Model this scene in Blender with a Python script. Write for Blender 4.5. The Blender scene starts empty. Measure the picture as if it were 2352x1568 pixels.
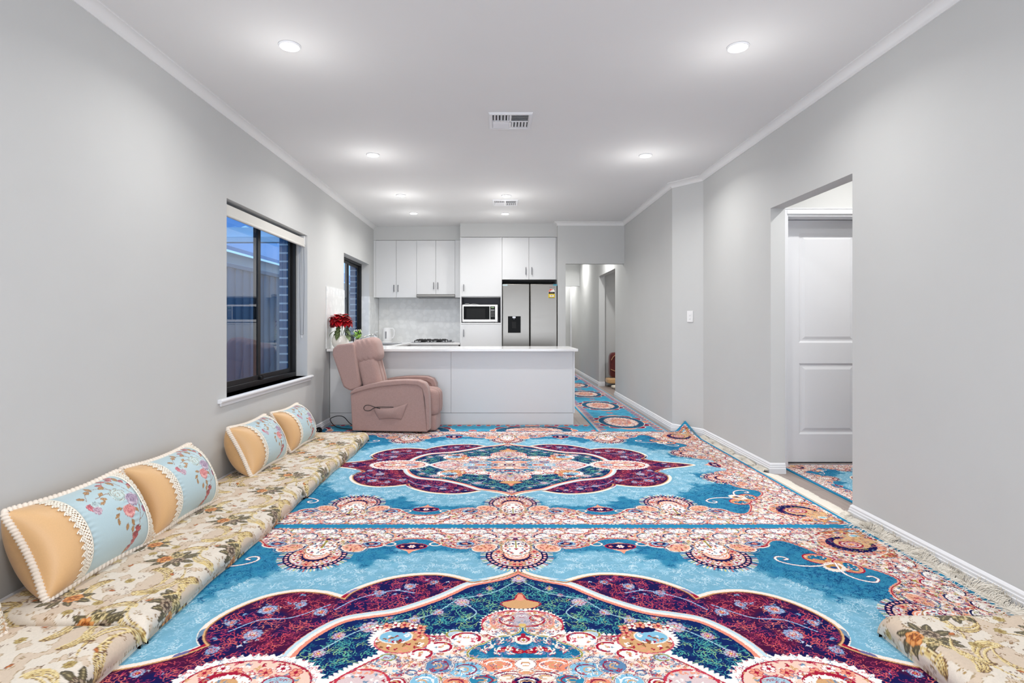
import numpy as np, math
RS = np.random.RandomState(7)
def hx(s):
    s = s.lstrip('#'); return np.array([int(s[i:i+2], 16) / 255. for i in (0, 2, 4)], np.float32)
def cr(pts, n=12, closed=False):
    """Catmull-Rom curve through points."""
    P = [np.array(p, float) for p in pts]
    out = []
    N = len(P)
    rng = range(N if closed else N - 1)
    for i in rng:
        p0 = P[(i-1) % N] if (closed or i > 0) else 2*P[0]-P[1]
        p1 = P[i]; p2 = P[(i+1) % N]
        p3 = P[(i+2) % N] if (closed or i+2 < N) else 2*P[-1]-P[-2]
        for k in range(n):
            t = k / n
            out.append(.5*((2*p1)+(-p0+p2)*t+(2*p0-5*p1+4*p2-p3)*t*t+(-p0+3*p1-3*p2+p3)*t**3))
    if not closed: out.append(P[-1])
    return np.array(out)
def ell(cx, cy, rx, ry=None, a0=0, a1=2*math.pi, n=48, rot=0):
    ry = rx if ry is None else ry
    t = np.linspace(a0, a1, n); x = rx*np.cos(t); y = ry*np.sin(t)
    c, s = math.cos(rot), math.sin(rot)
    return np.stack([cx+c*x-s*y, cy+s*x+c*y], 1)
def serr(p, amp, n, closed=True):
    """saw-toothed outline"""
    p = np.array(p)
    if closed: p = np.r_[p, p[:1]]
    d = np.diff(p, axis=0); L = np.hypot(d[:, 0], d[:, 1]).sum()
    q = resample(p, L/(n*4.))
    d = np.gradient(q, axis=0); nrm = np.stack([d[:, 1], -d[:, 0]], 1); nrm /= np.maximum(1e-9, np.hypot(nrm[:, 0], nrm[:, 1]))[:, None]
    ph = np.array([0, .5, 1, .3])[np.arange(len(q)) % 4]*(.6+.4*RS.rand(len(q)))
    return q+nrm*(ph*amp)[:, None]
def resample(p, step):
    d = np.hypot(*np.diff(p, axis=0).T); s = np.r_[0, np.cumsum(d)]
    n = max(2, int(s[-1]/step)+1); t = np.linspace(0, s[-1], n)
    return np.stack([np.interp(t, s, p[:, 0]), np.interp(t, s, p[:, 1])], 1)
class Cv:
    def __init__(self, w, h, res, base, wrap=False):
        self.res = res; self.W = int(round(w/res)); self.H = int(round(h/res)); self.wrap = wrap
        self.a = np.empty((self.H, self.W, 3), np.float32); self.a[:] = hx(base)
    def mask(self, pts):
        p = np.asarray(pts)/self.res; m = np.zeros((self.H, self.W), bool)
        x0, y0 = np.floor(p.min(0)).astype(int); x1, y1 = np.ceil(p.max(0)).astype(int)
        x0 = max(0, x0); y0 = max(0, y0); x1 = min(self.W, x1+1); y1 = min(self.H, y1+1)
        if x1 <= x0 or y1 <= y0: return m
        X, Y = np.meshgrid(np.arange(x0, x1)+.5, np.arange(y0, y1)+.5); w = np.zeros(X.shape, bool)
        q = np.r_[p[1:], p[:1]]
        for (ax, ay), (bx, by) in zip(p, q):
            if ay == by: continue
            r0, r1 = sorted((ay, by)); i0 = max(0, int(r0-y0)-1); i1 = min(w.shape[0], int(r1-y0)+2)
            if i1 <= i0: continue
            yy = Y[i0:i1]; c = ((ay > yy) != (by > yy)) & (X[i0:i1] < (bx-ax)*(yy-ay)/(by-ay)+ax); w[i0:i1] ^= c
        m[y0:y1, x0:x1] = w; return m
    def fill(self, pts, col, mask=None):
        m = self.mask(pts)
        if mask is not None: m &= mask
        self.a[m] = hx(col); return m
    def fwrap(self, pts, col):      # fill on a repeating tile
        p = np.asarray(pts); w = self.W*self.res; h = self.H*self.res
        for dx in (-w, 0, w):
            for dy in (-h, 0, h): self.fill(p+[dx, dy], col)
    def stroke(self, pts, w, col, mask=None, taper=False):
        p = resample(np.asarray(pts, float)/self.res, .6); r = max(.5, w/self.res/2)
        n = len(p); c = hx(col)
        if taper:
            rr = r*np.clip(np.sin(np.linspace(.12, 1, n)*math.pi*.93)*1.15, .3, 1)
        else: rr = np.full(n, r)
        lev = np.round(rr*2)/2
        for L in np.unique(lev):
            q = p[lev == L]; k = int(math.ceil(L)); o = np.array([(i, j) for i in range(-k, k+1) for j in range(-k, k+1) if i*i+j*j <= L*L+.3])
            I = np.floor(q[:, 0]).astype(int)[:, None]+o[:, 0]; J = np.floor(q[:, 1]).astype(int)[:, None]+o[:, 1]
            I = I.ravel(); J = J.ravel()
            if self.wrap: I %= self.W; J %= self.H
            else:
                ok = (I >= 0) & (I < self.W) & (J >= 0) & (J < self.H); I = I[ok]; J = J[ok]
            if mask is not None:
                ok = mask[J, I]; I = I[ok]; J = J[ok]
            self.a[J, I] = c
    def curl(self, x, y, ang, size, col, w=.003, turn=1, mask=None, leaves=2):
        n = 22; t = np.linspace(0, 1, n); th = ang+turn*(1.0*t+3.6*t*t); st = size/n*(1.15-.75*t)
        P = np.stack([x+np.cumsum(np.cos(th)*st), y+np.cumsum(np.sin(th)*st)], 1)
        self.stroke(P, w, col, mask, True)
        for k in range(leaves):
            i = 3+k*5; a = th[i]-turn*(.9+.3*RS.rand()); s = size*.3; tt = np.linspace(0, 1, 8); h = a+turn*1.6*tt
            Q = np.stack([P[i, 0]+np.cumsum(np.cos(h)*s/8), P[i, 1]+np.cumsum(np.sin(h)*s/8)], 1)
            self.stroke(Q, w, col, mask, True)
    def scatter(self, mask, d, size, cols, w=.003, leaves=2, jit=.5):
        ys, xs = np.nonzero(mask)
        if not len(ys): return
        r = self.res; x0, x1, y0, y1 = xs.min()*r, xs.max()*r, ys.min()*r, ys.max()*r
        for y in np.arange(y0, y1+d, d):
            for x in np.arange(x0+d*.5*(int(round(y/d)) % 2), x1+d, d):
                px = x+d*jit*(RS.rand()-.5)*2; py = y+d*jit*(RS.rand()-.5)*2
                i, j = int(py/r), int(px/r)
                if 0 <= i < self.H and 0 <= j < self.W and mask[i, j]:
                    self.curl(px, py, RS.rand()*6.28, size*(.7+.6*RS.rand()), cols[RS.randint(len(cols))], w, RS.choice([-1, 1]), mask, leaves)
    def flower(self, x, y, r, pet='f3d9d0', cen='b02a45', out='a03050', n=6, mask=None, rot=0):
        for k in range(n):
            a = rot+6.283*k/n; e = ell(x+math.cos(a)*r*.6, y+math.sin(a)*r*.6, r*.42, r*.36, n=14, rot=a)
            (self.fwrap(e, out) if self.wrap else self.fill(e, out, mask))
            e = ell(x+math.cos(a)*r*.6, y+math.sin(a)*r*.6, r*.42-.0022, r*.36-.0022, n=14, rot=a)
            if r > .01: (self.fwrap(e, pet) if self.wrap else self.fill(e, pet, mask))
        e = ell(x, y, r*.3, n=12); (self.fwrap(e, cen) if self.wrap else self.fill(e, cen, mask))
    def leaf(self, x, y, ang, L, wd, col, out=None, vein=None, mask=None):
        t = np.linspace(0, 1, 12); wv = np.sin(t*math.pi)**.8*wd/2; c, s = math.cos(ang), math.sin(ang)
        X = np.r_[t*L, t[::-1]*L]; Y = np.r_[wv, -wv[::-1]]
        P = np.stack([x+c*X-s*Y, y+s*X+c*Y], 1)
        (self.fwrap(P, col) if self.wrap else self.fill(P, col, mask))
        if out: self.stroke(np.r_[P, P[:1]], .002, out, mask)
        if vein: self.stroke([(x, y), (x+c*L*.85, y+s*L*.85)], .0015, vein, mask)
def noise2(H, W, cell, seed):
    r = np.random.RandomState(seed); out = np.zeros((H, W), np.float32); amp = 1; tot = 0
    for o in range(3):
        c = cell/2**o; gh, gw = int(H/c)+3, int(W/c)+3; g = r.rand(gh, gw)
        y = np.arange(H)/c; x = np.arange(W)/c; yi = y.astype(int); xi = x.astype(int); fy = y-yi; fx = x-xi
        fy = (fy*fy*(3-2*fy))[:, None]; fx = (fx*fx*(3-2*fx))[None]
        a = g[yi][:, xi]; b = g[yi][:, xi+1]; cc = g[yi+1][:, xi]; d = g[yi+1][:, xi+1]
        out += amp*((a*(1-fx)+b*fx)*(1-fy)+(cc*(1-fx)+d*fx)*fy); tot += amp; amp *= .5
    return out/tot
def dist_to(cv, path, sub=4):
    """distance (m) of every pixel from a polyline, on a coarse grid"""
    h, w = cv.H//sub+2, cv.W//sub+2
    X, Y = np.meshgrid(np.arange(w)*sub*cv.res, np.arange(h)*sub*cv.res); D = np.full(X.shape, 9., np.float32)
    for (x, y) in resample(np.asarray(path), .012): D = np.minimum(D, (X-x)**2+(Y-y)**2)
    D = np.sqrt(D); i = np.arange(cv.H)/sub; j = np.arange(cv.W)/sub; i0 = i.astype(int); j0 = j.astype(int); fi = (i-i0)[:, None]; fj = (j-j0)[None]
    return (D[i0][:, j0]*(1-fj)+D[i0][:, j0+1]*fj)*(1-fi)+(D[i0+1][:, j0]*(1-fj)+D[i0+1][:, j0+1]*fj)*fi

def rug_quarter(res=.0025):
    HU, HV = 1.96, 1.385
    cv = Cv(HU, HV, res, '3089b0'); A = cv.a
    CRE, PCH, CRI, NAV, SLA, TAN, OLV, WHT, LBL, TEA = 'efe3d8', 'e79a80', 'a51f3b', '17184e', '6e8ba6', 'd2a273', '9a9440', 'f6f1ec', '82bcd8', '2f84a8'
    mix = [CRI, CRI, SLA, PCH, PCH, '8e6a7e', OLV, NAV, 'c8879a']
    # ---- shapes
    outer = np.r_[cr([(1.49, 0), (1.40, .045), (1.29, .085), (1.19, .14), (1.12, .21)]),
                  cr([(1.12, .21), (1.165, .26), (1.185, .34), (1.15, .45), (1.07, .55), (.96, .60), (.85, .59), (.78, .56), (.73, .535)]),
                  cr([(.73, .535), (.71, .60), (.65, .67), (.55, .735), (.42, .765), (.32, .75), (.21, .69)]),
                  cr([(.21, .69), (.13, .715), (.06, .75), (0, .80)])]
    inner = np.r_[cr([(0, .80), (.06, .745), (.13, .71), (.22, .67), (.29, .60), (.36, .535), (.49, .445), (.60, .41), (.69, .375), (.76, .29), (.80, .20), (.815, .12), (.83, 0)])]
    bound = cr([(0, 1.10), (.18, 1.10), (.28, 1.075), (.38, 1.12), (.45, 1.19), (.54, 1.21), (.63, 1.19), (.70, 1.12), (.80, 1.075), (1.0, 1.10), (1.2, 1.075), (1.29, 1.11), (1.36, 1.18), (1.43, 1.17), (1.50, 1.06), (1.53, .97), (1.58, .90), (1.66, .84), (1.71, .76), (1.70, .70), (1.62, .64), (1.585, .56), (1.60, .4), (1.585, .26), (1.64, .2), (1.71, .18), (1.73, .12), (1.70, .05), (1.69, 0)])
    om = cv.mask(np.r_[outer, [(0, 0)]]); im = cv.mask(np.r_[inner, [(0, 0)]]) & om
    bm = cv.mask(np.r_[serr(bound, .012, 90, False), [(1.69, -.01), (1.925, -.01), (1.925, 1.355), (-.01, 1.355), (-.01, 1.1)]])
    fm = ~om & ~bm & cv.mask([(-1, -1), (1.93, -1), (1.93, 1.36), (-1, 1.36)])
    # ---- field: light near the medallion, teal outside
    D = dist_to(cv, outer); N = noise2(cv.H, cv.W, 60, 3); N2 = noise2(cv.H, cv.W, 16, 5)
    k = np.clip((.30-D+(N-.5)*.30+(N2-.5)*.1)/.10, 0, 1)[..., None]
    base = hx('3585a8')*(1-k)+hx('78aec7')*k; base = base*(1+.10*(N2-.5)[..., None]); A[fm] = base[fm]
    near = fm & (k[..., 0] > .5); far = fm & (k[..., 0] <= .5)
    cv.scatter(far, .026, .066, ['1d5f8c', '23699a', '2c78a4', '174a78'], .0019, 3)
    cv.scatter(far & (N > .56), .017, .03, ['15497a', '1a5484'], .0024, 2)
    cv.scatter(near & (D > .045), .030, .075, ['b4d6e4', 'a2cbdd', 'cfe4ec', '8fbfd6'], .0019, 3)
    # ---- outer medallion
    cv.stroke(outer, .062, 'f0e6dc', fm); cv.stroke(outer, .062, 'f0e6dc', fm)
    for P, c1, c2 in ((cr([(1.12, .21), (1.165, .26), (1.18, .30)]), NAV, SLA), (cr([(.73, .535), (.722, .57), (.70, .61)]), 'a01c38', '8f86b0'), (cr([(1.19, .14), (1.15, .17), (1.12, .21)]), CRI, '6c6a98'), (cr([(.21, .69), (.15, .71)]), LBL, 'c9dbe4')):
        cv.stroke(P, .055, c2, fm); cv.stroke(P[:max(3, len(P)//2)] if c1 != CRI else P[len(P)//2:], .055, c1, fm)
    cv.stroke(outer, .022, 'd7a878', fm); cv.stroke(outer, .009, '7c4a3c')
    pur = hx('1a1a50')*(1-np.clip((N-.42)*5, 0, 1)[..., None])+hx('4a163c')*np.clip((N-.42)*5, 0, 1)[..., None]
    A[om] = pur[om]; pm = om & ~im
    cv.scatter(pm, .036, .085, ['d2545c', 'c8465a', 'e0746a', 'b03860'], .0020, 3); cv.scatter(pm, .044, .06, ['7c2a50', '96385a'], .0018, 2)
    cv.scatter(pm & (N2 > .6), .05, .05, ['7fa6cf', 'c8cfe2'], .003, 1)
    for (x, y, r) in ((1.02, .46, .045), (.90, .50, .03), (.60, .60, .03), (.48, .66, .035), (1.12, .36, .028), (.80, .44, .035), (1.28, .05, .03), (1.0, .28, .045), (1.1, .18, .03), (.38, .70, .022)):
        if pm[int(y/res), int(x/res)]:
            r *= .8; cv.flower(x, y, r, '98a6c8', 'd4855c', '37507e', 9); cv.flower(x, y, r*.62, 'dfc9cf', 'd4855c', 'a03a5a', 7); cv.flower(x, y, r*.4, 'e0907c', 'e7c060', CRI, 6); cv.scatter(cv.mask(ell(x, y, r*1.5)) & pm, .022, .03, ['7fa6cf', 'c8d4e2', 'e0907c'], .002, 1)
    cv.stroke(cr([(.78, .50), (.90, .40), (1.02, .38), (1.10, .30)]), .004, '9fb7dc', pm); cv.stroke(cr([(.45, .60), (.55, .62), (.68, .55), (.75, .46)]), .004, '9fb7dc', pm)
    # ---- inner medallion
    cv.stroke(inner, .066, 'e58e78', om); cv.stroke(inner, .060, 'bfd9e4', om & ~im); cv.stroke(inner, .030, 'efe6de', om & ~im)
    A[im & (dist_to(cv, inner) > .018)] = hx('14265e')
    im2 = im & (dist_to(cv, inner) > .026)
    cv.scatter(im2, .042, .06, ['235f7c', '285f88'], .0018, 3); cv.scatter(im2, .035, .085, ['4fa8a4', '3f98a0', '66b89c', '98c488'], .0020, 3)
    for (x, y, r) in ((0, .735, .045), (.13, .64, .022), (.24, .52, .038), (.33, .44, .025), (.10, .53, .0), (.42, .38, .03), (.58, .33, .045), (.68, .27, .03), (.72, .16, .03), (.17, .58, .018), (.52, .40, .02), (.30, .56, .02)):
        if r: r *= .85; cv.flower(x, y, r, 'b5b4cc', 'd4855c', '6c3a70', 9, im2); cv.flower(x, y, r*.6, 'e3c4cc', 'e7c060', CRI, 6, im2); cv.scatter(cv.mask(ell(x, y, r*1.6)) & im2, .022, .03, ['9fc4b0', 'd8a0a8', 'b8b860'], .002, 1)
    for P in ([(.02, .70), (.12, .60), (.26, .55)], [(.26, .55), (.36, .42), (.50, .37)], [(.50, .37), (.62, .30), (.72, .18)], [(.24, .52), (.18, .44), (.22, .38)]):
        cv.stroke(cr(P), .0035, '9cc6d4', im2)
    # ---- palmette on the long axis
    m = cv.fill(serr(ell(.90, 0, .235, .145), .02, 46), WHT)
    cv.scatter(cv.mask(ell(.90, 0, .245, .155)), .020, .032, ['c9566a', '6e8ba6', 'd98a86'], .0022, 1); m = cv.fill(ell(.90, 0, .205, .120), 'f0c9b8', om); cv.stroke(ell(.90, 0, .205, .120), .006, CRI, om)
    cv.scatter(m, .022, .035, [CRI, 'c9566a', 'd2a273', SLA, WHT], .004, 1)
    for i in range(7): cv.flower(.76+.05*i, .055+.02*math.sin(i*1.6), .024, WHT if i % 2 else PCH, CRI, 'b23a50', 6)
    m = cv.fill(ell(.97, 0, .085, .056), CRI, om); cv.fill(serr(ell(.96, 0, .066, .040), .004, 18), WHT, om); cv.fill(ell(.965, 0, .038, .022), TAN, om); cv.fill(ell(.80, 0, .05, .035), 'a9c4d4', om); cv.scatter(cv.mask(ell(.90, 0, .16, .05)), .018, .03, [CRI, '6e8ba6', 'c88a6a', WHT], .002, 2); cv.stroke(ell(.80, 0, .05, .035), .005, CRI, om)
    # ---- central star
    sil = cr([(0, .475), (.06, .47), (.12, .44), (.165, .385), (.16, .31), (.20, .305), (.27, .30), (.34, .285), (.40, .30), (.47, .34), (.54, .33), (.57, .27), (.56, .21), (.52, .17), (.56, .13), (.62, .07), (.68, 0)])
    m = cv.fill(np.r_[serr(sil, .020, 60, False), [(.68, -.01), (-.01, -.01), (-.01, .475)]], WHT, im)
    m = cv.fill(np.r_[sil*[.93, .94], [(0, 0)]], 'f3ded2', im); cv.stroke(sil*[.93, .94], .006, 'b5324a', im)
    cv.scatter(m, .022, .036, [PCH, WHT, 'd98a86', SLA, 'c9566a', TAN, LBL], .004, 1)
    for i in range(34):
        a = RS.rand()*1.57; d = .12+.45*RS.rand(); x, y = d*math.cos(a)*1.05, d*math.sin(a)*.8
        if m[min(cv.H-1, int(y/res)), int(x/res)]:
            r = .018+.02*RS.rand(); cv.fill(serr(ell(x, y, r, r*.7, rot=RS.rand()*3), .005, 12), [WHT, CRE, 'eac0ae', 'b9ccd8'][i % 4]); cv.stroke(ell(x, y, r*.95, r*.65, a0=RS.rand()*6, a1=RS.rand()*6+3.4), .0035, [CRI, '4f7aa4', 'c0584c', OLV][i % 4])
    cv.scatter(m, .020, .034, ['a0304c', '5a7ea4', 'b98c5c', '7c4460'], .0019, 2)
    # finial
    cv.fill(cr([(0, .595), (.012, .585), (.02, .555), (.028, .54), (.07, .52), (.075, .50), (.05, .475), (0, .468), (-.05, .475)], closed=True), TAN); cv.fill(ell(0, .56, .022, .028), PCH)
    cv.stroke(cr([(0, .595), (.012, .585), (.02, .555), (.03, .54), (.075, .52), (.08, .50), (.05, .47)]), .005, CRI)
    # crown lobe
    lobe = cv.mask(ell(0, .375, .15, .085)); cv.scatter(lobe, .024, .05, ['eaa694', WHT, 'd98a86', SLA, TAN], .004, 2)
    cv.fill(cr([(0, .43), (.035, .415), (.03, .37), (.045, .33), (0, .30), (-.05, .3)], closed=True), 'bfb2bb'); cv.stroke(cr([(.0, .335), (.05, .34), (.085, .37), (.075, .405), (.04, .41), (.035, .385), (.055, .38)]), .007, CRI); cv.stroke(ell(0, .36, .155, .095, .1, 1.4), .006, 'c0384c')
    cv.stroke(cr([(.02, .315), (.07, .315), (.115, .345), (.12, .385), (.095, .40)]), .006, 'e59a86'); cv.scatter(lobe, .022, .04, ['b0566a', '6e8ba6', 'c88a6a', WHT], .0022, 2); cv.fill(ell(0, .345, .016, .010), 'd8b870')
    # side scrolls: tan and blue with flower crown
    m = cv.fill(ell(.44, .235, .10, .072), TAN); cv.stroke(ell(.44, .235, .10, .072), .006, 'c9566a'); m2 = cv.fill(ell(.47, .265, .062, .042), LBL); cv.stroke(ell(.47, .265, .062, .042), .005, CRE)
    cv.scatter(m, .022, .035, [WHT, CRI, PCH, '8a5a3c'], .004, 1); cv.fill(ell(.45, .315, .05, .022), NAV)
    for i in range(6): cv.flower(.385+.033*i, .325+.022*math.sin(i*.62), .024, WHT if i % 2 else 'eda58c', CRI, 'a85a3c', 5)
    cv.flower(.385, .29, .022, 'eda58c', CRI, 'a85a3c', 5)
    # cream scroll arms
    for (x, y, r, a) in ((.21, .255, .05, 0), (.30, .20, .04, 1), (.36, .16, .035, .5)):
        cv.fill(ell(x, y, r*1.2, r*.9), WHT); cv.stroke(ell(x, y, r, r*.7, a, a+3.6), .010, 'a51f3b'); cv.scatter(cv.mask(ell(x, y, r, r*.7)), .02, .03, ['c9566a', SLA, TAN], .003, 1)
    # teal heart
    hrt = cr([(0, .330), (.012, .300), (.045, .275), (.10, .262), (.14, .225), (.175, .205), (.20, .16), (.165, .13), (0, .13), (-.1, .13), (-.1, .25)], closed=True)
    m = cv.fill(hrt, '1f6f98'); cv.stroke(hrt, .007, CRE); cv.stroke(hrt, .003, OLV); cv.scatter(m, .024, .05, ['5aa2c0', '8a86bc', 'd9a090', '17557e'], .0026, 3)
    cv.fill(ell(0, .245, .032, .030), CRE); cv.fill(ell(0, .250, .024, .020), CRI); cv.flower(0, .243, .017, WHT, OLV, CRI, 6); cv.fill(ell(0, .275, .009, .014), CRI)
    for x, y, r in ((.055, .188, .026), (.02, .172, .022), (.085, .178, .016)):
        cv.fill(serr(ell(x, y, r, r*.5), .004, 12), 'a51730'); cv.curl(x-r*.3, y+.002, .4, .04, CRE, .003, 1, None, 1); cv.curl(x+r*.2, y-.004, 3.3, .035, 'e59a86', .0025, -1, None, 1)
    for x, y, a_, t_ in ((.03, .155, .3, 1), (.08, .15, .6, 1), (.13, .16, 1.0, 1), (.10, .215, 2.6, -1), (.14, .19, 2.8, -1), (.05, .225, 2.4, -1)): cv.curl(x, y, a_, .075, CRE, .0045, t_, None, 3); cv.curl(x+.004, y-.004, a_, .06, 'b0405a', .0022, t_, None, 1)
    for P, c in ((ell(.09, .095, .075, .04), 'e58f72'), (ell(.20, .07, .06, .045), LBL), (ell(.29, .09, .05, .045), '5f86ac'), (ell(0, .10, .035, .03), WHT), (ell(.05, .03, .06, .03), CRE), (ell(.14, .015, .05, .03), TEA), (ell(.23, 0, .045, .03), 'e58f72'), (ell(.33, 0, .05, .05), LBL), (ell(.42, 0, .035, .03), CRI), (ell(0, 0, .05, .035), NAV), (ell(0, .055, .03, .014), PCH)):
        m = cv.fill(P, c); cv.stroke(P, .005, CRE if c != CRE else CRI); cv.stroke(P, .002, '7c3a54'); cv.scatter(m, .018, .032, [WHT, TAN, 'a51f3b', '35618c', WHT], .0022, 2); c_ = P.mean(0); r_ = (P.max(0)-P.min(0))/2; cv.stroke(ell(c_[0], c_[1], r_[0]*.6, r_[1]*.6, a0=.5, a1=4.6), .004, [WHT, CRI, '8a2c4c'][int(c_[0]*100) % 3]); cv.stroke(ell(c_[0]+r_[0]*.15, c_[1], r_[0]*.3, r_[1]*.3, a0=.5, a1=5), .003, TAN)
    m = cv.fill(ell(.53, 0, .085, .07), 'd9c3c4', om); cv.stroke(ell(.53, 0, .085, .07), .008, 'c0384c', om); cv.scatter(m, .02, .03, [WHT, PCH, SLA, CRI], .004, 1)
    # ---- border
    A[bm] = hx('e9d6c9')
    cv.scatter(bm, .030, .055, [WHT, WHT, CRE, 'e8b7a4'], .010, 1)
    cv.scatter(bm, .021, .036, mix, .0030, 2)
    cv.scatter(bm & (N2 > .52), .020, .032, mix, .0034, 2)
    b2 = serr(bound, .006, 120, False)
    cv.stroke(b2, .012, 'e3a08c', bm | fm); cv.stroke(bound, .005, CRI)
    def blob(x, y, a, s):
        s *= .82+.3*RS.rand(); a += (RS.rand()-.5)*.7; P = serr(ell(x, y, .050*s, .026*s, rot=a), .012*s, 18); cv.fill(P, WHT, bm); cv.stroke(ell(x, y, .050*s, .030*s, a0=.2, a1=3.3, rot=a), .0055, RS.choice([CRI, '35618c', NAV]), bm); cv.stroke(ell(x, y+.008, .062*s, .038*s, a0=0, a1=3.6, rot=a), .004, PCH, bm)
        for k in range(4): cv.curl(x+(RS.rand()-.5)*.06*s, y+(RS.rand()-.5)*.03*s, RS.rand()*6.28, .03, RS.choice([CRI, SLA, 'b98c96']), .0025, 1, bm, 1)
    for i, x in enumerate(np.arange(.07, 1.6, .14)):
        blob(x, 1.310, 0 if i % 2 else 3.14, 1.15); blob(x+.07, 1.245, .3, .9)
    for i, y in enumerate(np.arange(.06, 1.0, .14)):
        blob(1.88, y, 1.57 if i % 2 else -1.57, 1.0); blob(1.81, y+.07, 1.3, .9)
    edge = np.array([(0, 1.351), (1.921, 1.351), (1.921, 0)]); cv.stroke(edge, .007, CRI, bm)
    for e in np.arange(0, 1.93, .022): cv.fill(ell(e, 1.356, .009, .006, n=8), RS.choice([CRE, PCH, SLA]))
    for e in np.arange(0, 1.36, .022): cv.fill(ell(1.925, e, .006, .009, n=8), RS.choice([CRE, PCH, SLA]))
    for x in (.27, .81, 1.19, 1.30):      # blue eyes on the shoulders
        pass
    def eye(x, y):
        cv.fill(ell(x, y, .048, .030), '3d6796'); cv.stroke(ell(x, y, .040, .024), .006, '9cc0dc'); cv.fill(ell(x, y, .030, .017), NAV); cv.fill(ell(x, y, .016, .009), PCH); cv.stroke(ell(x, y-.005, .062, .040, 3.3, 6.1), .007, CRI); cv.stroke(ell(x, y-.005, .072, .048, 3.3, 6.1), .007, CRE)
    for x in (.265, .755, 1.25): eye(x, 1.135)
    def rosette(cx, cy, R, ax):        # ax = angle facing the middle of the rug
        for k in range(56):
            a = ax+(k/56.-.5)*5.2; cv.stroke([(cx+math.cos(a)*R, cy+math.sin(a)*R), (cx+math.cos(a)*R*1.16, cy+math.sin(a)*R*1.16)], .006, [CRE, 'd7d28a', CRE, 'c46a6a', '35618c'][k % 5])
        cv.fill(ell(cx, cy, R, R), NAV)
        for k in range(34):
            a = k/34.*6.283; cv.fill(ell(cx+math.cos(a)*R*.90, cy+math.sin(a)*R*.90, R*.055, n=8), ['e79a9a', 'f0c4b8'][k % 2])
        m = cv.fill(ell(cx, cy, R*.80, R*.80), 'd9b7a2'); cv.scatter(m, .02, .03, [CRI, WHT, PCH, SLA, OLV], .004, 1)
        for k in range(13):
            a = k/13.*6.283; cv.flower(cx+math.cos(a)*R*.66, cy+math.sin(a)*R*.66, R*.15, [WHT, PCH, 'dfe4ee'][k % 3], CRI, 'a03050', 5)
        cv.fill(ell(cx, cy, R*.50), NAV)
        for k in range(20):
            a = k/20.*6.283; cv.fill(ell(cx+math.cos(a)*R*.47, cy+math.sin(a)*R*.47, R*.045, n=7), PCH)
        bx, by = cx-math.cos(ax)*R*.10, cy-math.sin(ax)*R*.10
        cv.fill(ell(bx, by, R*.41), 'e9957a'); cv.stroke(ell(bx, by, R*.34), .004, CRE); cv.fill(ell(bx, by, R*.27), WHT); cv.flower(bx, by, R*.24, 'e8ccc8', 'c9566a', CRI, 7)
        # fan behind, towards the border
        fx, fy = cx-math.cos(ax)*R*.62, cy-math.sin(ax)*R*.62
        P = ell(fx, fy, R*.62, R*.5, rot=ax); m = cv.fill(serr(P, .01, 30), WHT); cv.scatter(m, .019, .026, [CRI, SLA, PCH, NAV], .004, 1); cv.stroke(P, .005, 'b98c60')
        for s in (-1, 1):
            gx, gy = fx+math.cos(ax+s*1.57)*R*1.05, fy+math.sin(ax+s*1.57)*R*1.05
            m = cv.fill(ell(gx, gy, R*.42, R*.30, rot=ax+s*1.1), 'e8ac94'); cv.stroke(ell(gx, gy, R*.42, R*.30, rot=ax+s*1.1), .006, CRE); cv.stroke(ell(gx, gy, R*.52, R*.38, rot=ax+s*1.1), .005, SLA); cv.scatter(m, .02, .025, [CRI, 'c98c60'], .003, 1)
        cv.stroke(cr([(fx, fy), (fx-math.cos(ax)*R*.6, fy-math.sin(ax)*R*.6)]), .008, OLV); cv.fill(ell(fx-math.cos(ax)*R*.75, fy-math.sin(ax)*R*.75, .014, .012), NAV)
    rosette(0, .985, .155, -math.pi/2); rosette(1.0, .985, .155, -math.pi/2); rosette(1.585, .40, .135, math.pi)
    def small(x, y, a):
        c, s = math.cos(a), math.sin(a); f = lambda P: np.array([(x+c*p-s*q, y+s*p+c*q) for p, q in P])
        cv.fill(f([(-.09, -.01), (-.04, .045), (0, .075), (.04, .045), (.09, -.01), (0, -.055)]), 'e8b7a4')
        cv.fill(f(ell(0, 0, .075, .035)), NAV); cv.stroke(f(ell(0, 0, .078, .040)), .006, CRI); cv.flower(x, y, .022, WHT, PCH, CRI, 6)
        for q in (-.05, .05): cv.flower(x+c*q, y+s*q, .014, PCH, CRE, CRI, 5)
        cv.stroke(f(ell(.12, -.03, .03, .022, 0, 4.6)), .007, CRE); cv.stroke(f(ell(-.12, -.03, .03, .022, 3.14, -1.5)), .007, CRE)
        cv.fill(f([(-.02, .045), (0, .095), (.02, .045)]), PCH)
    small(.54, 1.10, math.pi); small(1.68, 0, math.pi/2)
    # corner swirl
    X, Y = 1.75, 1.125
    cv.fill(serr(ell(X, Y, .215, .19), .014, 60), CRE, bm | fm); m = cv.mask(ell(X, Y, .215, .19)) & (bm | fm); cv.scatter(m, .02, .03, [SLA, CRI, OLV, WHT], .004, 1)
    tri = cr([(1.66, 1.29), (1.82, 1.33), (1.905, 1.335), (1.905, 1.24), (1.90, 1.0), (1.82, .96)]); m = cv.fill(np.r_[tri, [(X, Y)]], 'cf9a62'); cv.scatter(m, .022, .04, [CRI, 'e9b98c', '8a5a3c', SLA, WHT], .0035, 1); cv.stroke(tri, .006, '9c3c3c')
    for k in range(46):
        a = k/46.*6.283; cv.fill(ell(X+math.cos(a)*.185, Y+math.sin(a)*.165, .010, n=6), [CRI, 'c0384c', CRE][k % 3], bm | fm)
    m = cv.fill(ell(X, Y, .165, .145), 'e6a78e'); cv.scatter(m, .02, .03, [CRI, CRE, SLA, 'c46a50'], .004, 1); cv.stroke(ell(X, Y, .165, .145), .006, CRE)
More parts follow.
